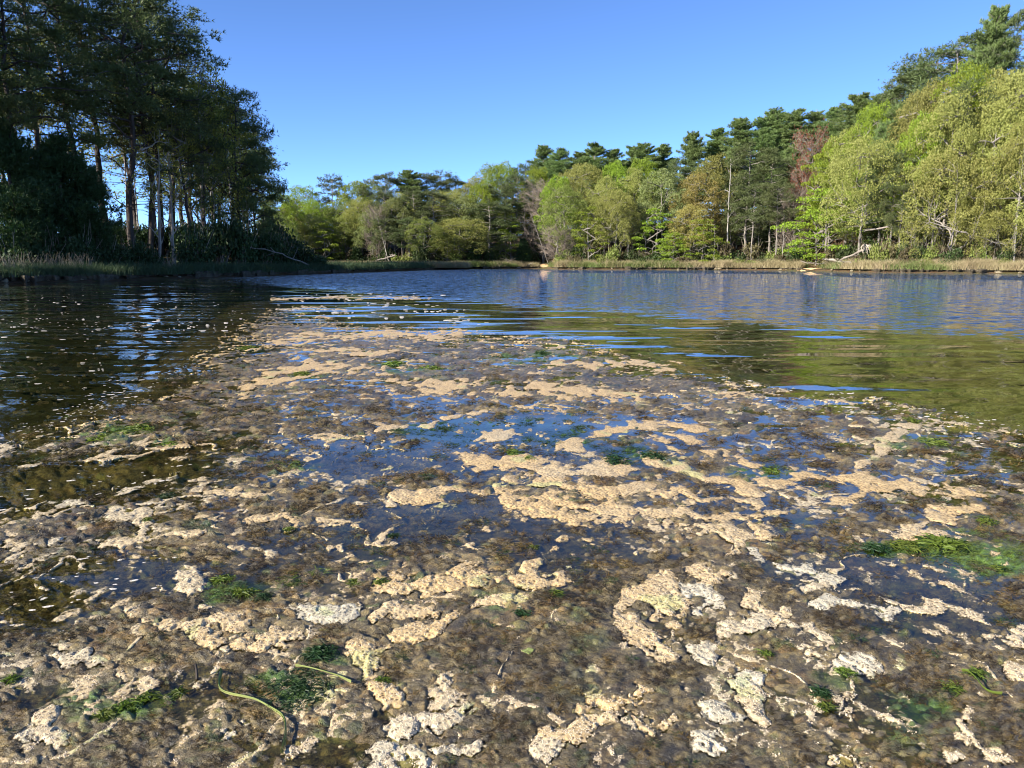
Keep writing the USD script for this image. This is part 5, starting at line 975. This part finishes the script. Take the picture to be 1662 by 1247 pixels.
# --- small foam flecks on the open water and along the edge of the weed
fr = np.random.default_rng(12)
def dome(n=11, seed=0):
    r = np.random.default_rng(seed); a = np.arange(n) * 2 * PI / n; k = 1 + .28 * r.normal(size=n); k = (k + np.roll(k, 1)) / 2; v, f = [], []
    for s, z in ((1.0, -.12), (.86, .22), (.48, .42)): v += [(math.cos(t) * s * q, math.sin(t) * s * q * .9, z * (.8 + .4 * r.random())) for t, q in zip(a, k)]
    v.append((0, 0, .48))
    for l in range(2): f += [(l * n + i, l * n + (i + 1) % n, l * n + n + (i + 1) % n) for i in range(n)] + [(l * n + i, l * n + n + (i + 1) % n, l * n + n + i) for i in range(n)]
    f += [(2 * n + i, 2 * n + (i + 1) % n, 3 * n) for i in range(n)]
    return np.array(v), np.array(f)
DOM = [dome(11, q) for q in range(4)]
fp = []
for q, d in enumerate(DOM): P_ = proto(f'foam_fleck_{q}'); obj('foam', d, 'foam_fleck', P_, smooth=True); fp.append(P_.GetPath())
import shapely
AREAS = [([(-20, 478), (430, 470), (420, 505), (350, 555), (310, 585), (250, 640), (120, 685), (0, 725), (-20, 730)], 430, .005, .017, 'small white foam fleck on the dark water in front of the left wood', 'foam flecks on the dark water at the left'),
         ([(-10, 765), (90, 750), (300, 728), (345, 735), (338, 760), (250, 788), (60, 822), (-10, 840)], 46, .006, .02, 'small white foam fleck on the dark inlet cutting into the weed at the left', 'foam flecks on the dark inlet'),
         ([(1100, 598), (1300, 632), (1420, 640), (1540, 664), (1662, 690), (1662, 740), (1400, 690), (1150, 640)], 150, .008, .026, 'small whitish foam fleck along the right outer edge of the weed mat', 'foam flecks along the right edge of the weed'),
         ([(420, 468), (720, 478), (800, 530), (560, 515), (430, 500)], 110, .012, .03, 'small pale foam fleck on the rippled water beyond the weed mat', 'foam flecks beyond the weed mat'),
         ([(0, 880), (300, 900), (260, 1020), (0, 1050)], 50, .006, .014, 'tiny foam fleck on the dark blue pool at the lower left', 'foam flecks on the lower left pool')]
fl_all = []
for poly, n, s0, s1, lb, gr in AREAS:
    g_ = shapely.Polygon(poly); b = g_.bounds; c = 0
    while c < n:
        u, v = fr.uniform(b[0], b[2]), fr.uniform(b[1], b[3])
        if not g_.contains(shapely.Point(u, v)) or (gr.endswith('left') and fr.random() > .35 + .65 * (v - 470) / 250): continue
        p = ground_at(u, v)
        if fr.random() > np.clip((fb(p[0] * .55, p[1] * .40, 3, 4) - .40) * 7, .06, 1): continue
        s = s0 + (s1 - s0) * fr.random() ** 4 * (1 + .8 * (fr.random() < .06)); s *= np.clip(p[1] / 7, .8, 2.0)
        fl_all.append((s / p[1], s, p, lb, gr)); c += 1
fl_all.sort(key=lambda t: -t[0]); rest = MB()
for q, (k, s, p, lb, gr) in enumerate(fl_all):
    a = fr.uniform(0, 6.28); st = fr.uniform(1., 2.0)
    if q < 290: copy_of(fp[q % 4], 'foam_fleck', loc=(p[0], p[1], .001), rz=a * .12, scale=(s * st, s, s * .24), label=lb, cat='foam fleck', group=gr)
    else:
        v, f = DOM[q % 4]; rest.add(v * [s * st, s, s * .24] + p + [0, 0, .001], f)
tag(obj('foam_flecks', rest.get(), 'foam_fleck', smooth=True), 'the smallest white foam specks dotted over the dark water at the left', 'foam flecks', kind='stuff')

# --- green weed tufts, each one a thing
def ribbons(n, rx, ry, L, w, rng, up=.25, hz=.012):
    m = MB(); V, Fs = [], []
    for _ in range(n):
        a, r = rng.uniform(0, 2 * PI), rng.random() ** .6; p = np.array([math.cos(a) * r * rx, math.sin(a) * r * ry, rng.uniform(0, hz) * (1.2 - r)]); d = rng.uniform(0, 2 * PI); pts = [p]; l = L * rng.uniform(.5, 1.3); k = rng.normal() * 1.2; e = rng.uniform(-.2, up)
        for s in range(3): pts.append(pts[-1] + np.array([math.cos(d), math.sin(d), e]) * l / 3); d += k * .6; e -= up * .8
        pts = np.array(pts); t = np.gradient(pts, axis=0); sd = unit(np.cross(t, [0, 0, 1.]) + rng.normal(size=3) * .4) * w * np.array([.6, 1, .9, .25])[:, None] * .5
        v = np.empty((8, 3)); v[0::2], v[1::2] = pts - sd, pts + sd; m.add(v, [[0, 1, 3], [0, 3, 2], [2, 3, 5], [2, 5, 4], [4, 5, 7], [4, 7, 6]])
    return m.get()
TUFT = [(835, 735, 34, 'lime tuft of weed at the foot of the tan curl by the blue green pool'), (620, 948, 24, 'right one of two vivid lime weed blobs left of the lower middle raft'), (575, 945, 24, 'left one of two vivid lime weed blobs left of the lower middle raft'), (880, 575, 26, 'lime tuft of weed on the far dark weed'),
        (270, 805, 26, 'lime tuft of weed on pale foam by the dark inlet'), (225, 696, 46, 'yellow green weed patch on the left edge of the mat'), (165, 712, 40, 'lime weed left of the yellow green patch on the left edge'), (275, 722, 30, 'lime weed right of the yellow green patch on the left edge'), (480, 755, 24, 'small lime tuft on the open blue pool'),
        (395, 965, 44, 'vivid green weed sprawl beside the whitish foam at the left'), (360, 942, 40, 'green weed on the upper rim of brown weed at the left'), (430, 975, 26, 'dark green end of the weed sprawl at the left'), (520, 1066, 56, 'dark and lime weed bar above the moss patch'), (1530, 886, 76, 'large bright green weed patch at the right'), (1475, 890, 54, 'green weed left of the large bright patch at the right'),
        (1425, 893, 44, 'dark green weed clump inside the hooked foam streak'), (1250, 765, 34, 'green weed tuft right of the diagonal foam'), (1515, 720, 40, 'green weed patch near the right edge of the mat'), (1478, 682, 26, 'small green tuft on the outer right edge of the mat'), (205, 1150, 46, 'yellow green leafy weed at the bottom left'), (168, 1165, 30, 'pale lime weed left of the yellow green leafy weed'),
        (240, 1132, 34, 'green weed reaching up from the yellow green leafy weed'), (290, 1125, 24, 'thin green weed fork right of the yellow green leafy weed'), (903, 966, 24, 'green tuft on the right end of the lower middle raft'), (845, 1000, 26, 'green tuft on the mossy dark clump'), (1332, 1128, 34, 'lime weed on dark blue water at the lower right'), (1372, 1094, 36, 'green weed around the white hooked foam'),
        (1545, 1120, 40, 'green weed strands at the lower right'), (1585, 1100, 30, 'lime weed strand beside the pale green foam strand'), (618, 1107, 18, 'tiny lime tuft on the left centre raft'), (640, 592, 34, 'far green weed streak over the long tan band'), (700, 598, 34, 'green weed right of the far green streak'), (402, 565, 30, 'far green weed patch at the left tip of the mat'), (1622, 925, 34, 'yellow green weed at the right edge'),
        (1600, 850, 34, 'lime weed at the right end of the long sinuous foam'), (240, 846, 18, 'tiny lime tuft on the pale streak by the inlet'), (18, 1108, 20, 'lime weed at the left edge near the bottom'), (1340, 1150, 24, 'olive weed under the lime weed at the lower right'), (470, 862, 22, 'lime tuft on the tan hook at the left middle'), (860, 745, 20, 'small lime sprig right of the lime tuft by the pool'), (1060, 742, 40, 'dark green weed right of the pool loop'),
        (1000, 748, 44, 'dark green weed below the pool loop'), (640, 870, 18, 'small green tuft alone on dark weed'), (867, 888, 16, 'small green sprig near the curve over the lower raft'), (490, 608, 34, 'green weed lying in a gap of the long tan band'), (1245, 1065, 18, 'green sprig by the pale bar at the lower right')]
tr_ = np.random.default_rng(8)
def surf(u, v):
    p = ground_at(u, v); x_, y_ = np.array([[p[0]]]), np.array([[p[1]]]); U, V, UN, VN = mat_fields(x_, y_); z, _, _ = weed_height(x_, y_, U, V, UN, VN); p[2] = max(float(z[0, 0]), -.003); return p
for u, v, w, lb in TUFT:
    p = surf(u, v); rx = w / FPX * p[1] * .42; ry = rx * (1.0 if p[1] < 4 else 1.6)
    dark = 'dark' in lb; n = int(np.clip(60 * w / 20, 50, 240)); L = np.clip(rx * .9, .03, .14); o = thing('green_weed_tuft', p + [0, 0, .003], label=lb, cat='seaweed')
    obj('fronds', ribbons(n, rx, ry, L, np.clip(rx * .10, .0035, .02), tr_, .3, .012 * min(2.5, p[1] / 3)), 'dark_green_weed' if dark else 'lime_weed', o)
    obj('dark_fronds', ribbons(n // 2, rx * 1.2, ry * 1.2, L, np.clip(rx * .09, .003, .02), tr_, .15, .008), 'dark_green_weed', o)
p = surf(486, 1122); o = thing('moss_clump', p + [0, 0, .002], label='dark green velvety weed patch at the lower left of centre', cat='seaweed'); obj('fronds', ribbons(520, .095, .13, .035, .003, tr_, .35, .006), 'dark_green_weed', o)
# eelgrass strand, stick, leaf
def strand(name, pts, w, m, label, cat, thick=.003):
    q = np.array([surf(*a) for a in pts]); c = q.mean(0); t = np.linspace(0, len(q) - 1, 40); P_ = np.stack([ndimage.map_coordinates(q[:, k], [t], order=2, mode='nearest') for k in range(3)], 1) - c; P_[:, 2] = .010 + .006 * np.sin(t * 2.3)
    o = thing(name, (c[0], c[1], max(c[2], 0) + .002), label=label, cat=cat)
    for k in range(3):
        tg = unit(np.gradient(P_, axis=0)); sd = np.cross(tg, [0, 0, 1.]); off = sd * w * .35 * (k - 1) * np.sin(t * (1.1 + k * .4))[:, None]; ww = w * (.35 + .1 * k) * np.sin(np.linspace(.15, PI - .1, 40))[:, None]
        v = np.empty((160, 3)); a_, b_ = P_ + off - sd * ww * .5, P_ + off + sd * ww * .5; v[0:40], v[40:80] = a_ + [0, 0, k * .002], b_ + [0, 0, k * .002 + .002]; v[80:120], v[120:] = v[0:40] - [0, 0, thick], v[40:80] - [0, 0, thick]
        i = np.arange(39)[:, None]; obj('blade', (v, np.vstack([i + [0, 40, 41], i + [0, 41, 1], i + [80, 121, 120], i + [80, 81, 121], i + [40, 120, 121], i + [40, 121, 41], i + [0, 1, 81], i + [0, 81, 80]])), m, o)
strand('eelgrass_strand', [(352, 1100), (360, 1096), (356, 1120), (385, 1137), (424, 1145), (446, 1156), (461, 1178), (463, 1205), (457, 1228)], .009, 'pale_strand', 'long pale yellow green eelgrass strand snaking down at the lower left', 'eelgrass')
strand('eelgrass_strand', [(480, 1090), (522, 1100), (548, 1104), (570, 1118)], .007, 'pale_strand', 'short pale eelgrass strand across foam right of the moss patch', 'eelgrass')
strand('eelgrass_strand', [(1560, 1100), (1580, 1112), (1600, 1130), (1625, 1140)], .006, 'lime_weed', 'green eelgrass strand at the lower right', 'eelgrass')
p = surf(319, 1102); o = thing('stick', p, label='dark stub of a stick standing out of the weed at the lower left', cat='stick'); w = MB(); w.tube([[0, 0, -.05], [.001, .003, .02], [-.002, .006, .05]], [.005, .0045, .003], 7); obj('twig', w.get(), 'bark_dark', o)
p = surf(856, 1064); o = thing('leaf', p + [0, 0, .012], label='pale yellow leaf lying on dark weed near the bottom middle', cat='leaf')
lv = [(math.cos(a) * .019 * (1 + .25 * math.sin(3 * a)), math.sin(a) * .017 * (1 + .2 * math.sin(5 * a + 1)), .003 * math.sin(2 * a)) for a in np.arange(14) * 2 * PI / 14] + [(0, 0, .003)]; lv = lv + [(x, y, z - .0015) for x, y, z in lv]
obj('blade', (np.array(lv), np.array([[i, (i + 1) % 14, 14] for i in range(14)] + [[15 + (i + 1) % 14, 15 + i, 29] for i in range(14)] + [[i, 15 + i, (i + 1) % 14] for i in range(14)] + [[15 + i, 15 + (i + 1) % 14, (i + 1) % 14] for i in range(14)])), 'pale_strand', o)
# --- fine filaments that make the near weed furry, and the bubbles of the near foam
cy = np.exp(CU[:, 1]); cx = CU[:, 0] * cy; q = np.flatnonzero((_cr.random(CU_N) < np.clip((16 - cy) / 8, 0, .96)) & (np.abs(CU[:, 0]) < .75)); ft = cKDTree(np.stack([(X / Y)[fl > .0], np.log(Y)[fl > .0]], 1)); q = q[ft.query(CU[q])[0] > .0055]; gx, gy = cx[q][:, None], cy[q][:, None]
U, V, UN, VN = mat_fields(gx, gy); zc, _, _ = weed_height(gx, gy, U, V, UN, VN); zc = zc[:, 0]; k = (zc > -.014); q, zc = q[k], zc[k]
def furry(n, rng):
    m = MB()
    for _ in range(n):
        a, r = rng.uniform(0, 2 * PI), rng.random() ** .5; p = np.array([math.cos(a) * r * .7, math.sin(a) * r * .7, .30 * (1 - r * r) - .12]); d = a + rng.normal() * 1.0; l = rng.uniform(.35, .9); pts = [p]; e = rng.uniform(.1, .9)
        for s in range(3): pts.append(pts[-1] + np.array([math.cos(d), math.sin(d), e]) * l / 3); d += rng.normal() * .5; e -= .5
        pts = np.array(pts); sd = unit(np.cross(np.gradient(pts, axis=0), [0, 0, 1.]) + rng.normal(size=3) * .3) * np.array([.055, .06, .045, .015])[:, None] * .5
        v = np.empty((8, 3)); v[0::2], v[1::2] = pts - sd, pts + sd; m.add(v, [[0, 1, 3], [0, 3, 2], [2, 3, 5], [2, 5, 4], [4, 5, 7], [4, 7, 6]])
    return m.get()
pq, vq = project(np.stack([cx[q], cy[q], 0 * cx[q]], 1)); gq, lq = np.zeros(len(q)), np.zeros(len(q))
for a, b, ru, rv, s, l in GREEN:
    w = s * np.exp(-((pq - a) / ru) ** 2 - ((vq - b) / rv) ** 2); gq += w; lq += w * l
grn = (gq + fr.normal(size=len(q)) * .22 > .48) | (fr.random(len(q)) < .05); lim = grn & (lq / (gq + 1e-6) + fr.normal(size=len(q)) * .15 > .52) & (gq > .2)
instancer('weed_filaments', [(('tuft', 'tuft_001', 'tuft_002', 'tuft_003', 'tuft_004')[t], furry(44, tr_), ('weed_filament', 'weed_filament_dark', 'weed_filament_gold', 'weed_filament_green', 'weed_filament_lime')[t]) for t in range(5)], np.stack([cx[q], cy[q], zc - .0035], 1), np.where(lim, 4, np.where(grn, 3, np.where(CU_T[q, 1] > .8, 2, (CU_T[q, 0] < .45).astype(int)))), fr.uniform(0, 6.28, len(q)), (CU_S * cy[q] * fr.uniform(.55, 1.0, len(q)) * np.clip((13 - cy[q]) / 8, .5, 1))[:, None] * np.array([[1.1, 1.0, .62]]),
          'fine brown filaments of algae standing out of the near weed', 'algae')
kb = np.flatnonzero((fl.ravel() > .12) & (P[:, 1] < 3.6) & (np.abs(P[:, 0] / P[:, 1]) < .72)); kb = fr.choice(kb, min(26000, len(kb)), replace=False)
ic = trimesh.creation.icosphere(1); bp = P[kb] + fr.normal(size=(len(kb), 3)) * [.002, .002, .0003] - [0, 0, .0005]
instancer('foam_bubbles', [('bubble', (ic.vertices, ic.faces), 'bubble')], bp, np.zeros(len(kb), int), np.zeros(len(kb)), .0008 + .0018 * fr.random(len(kb)) ** 2, 'tiny round bubbles covering the nearest foam', 'foam')
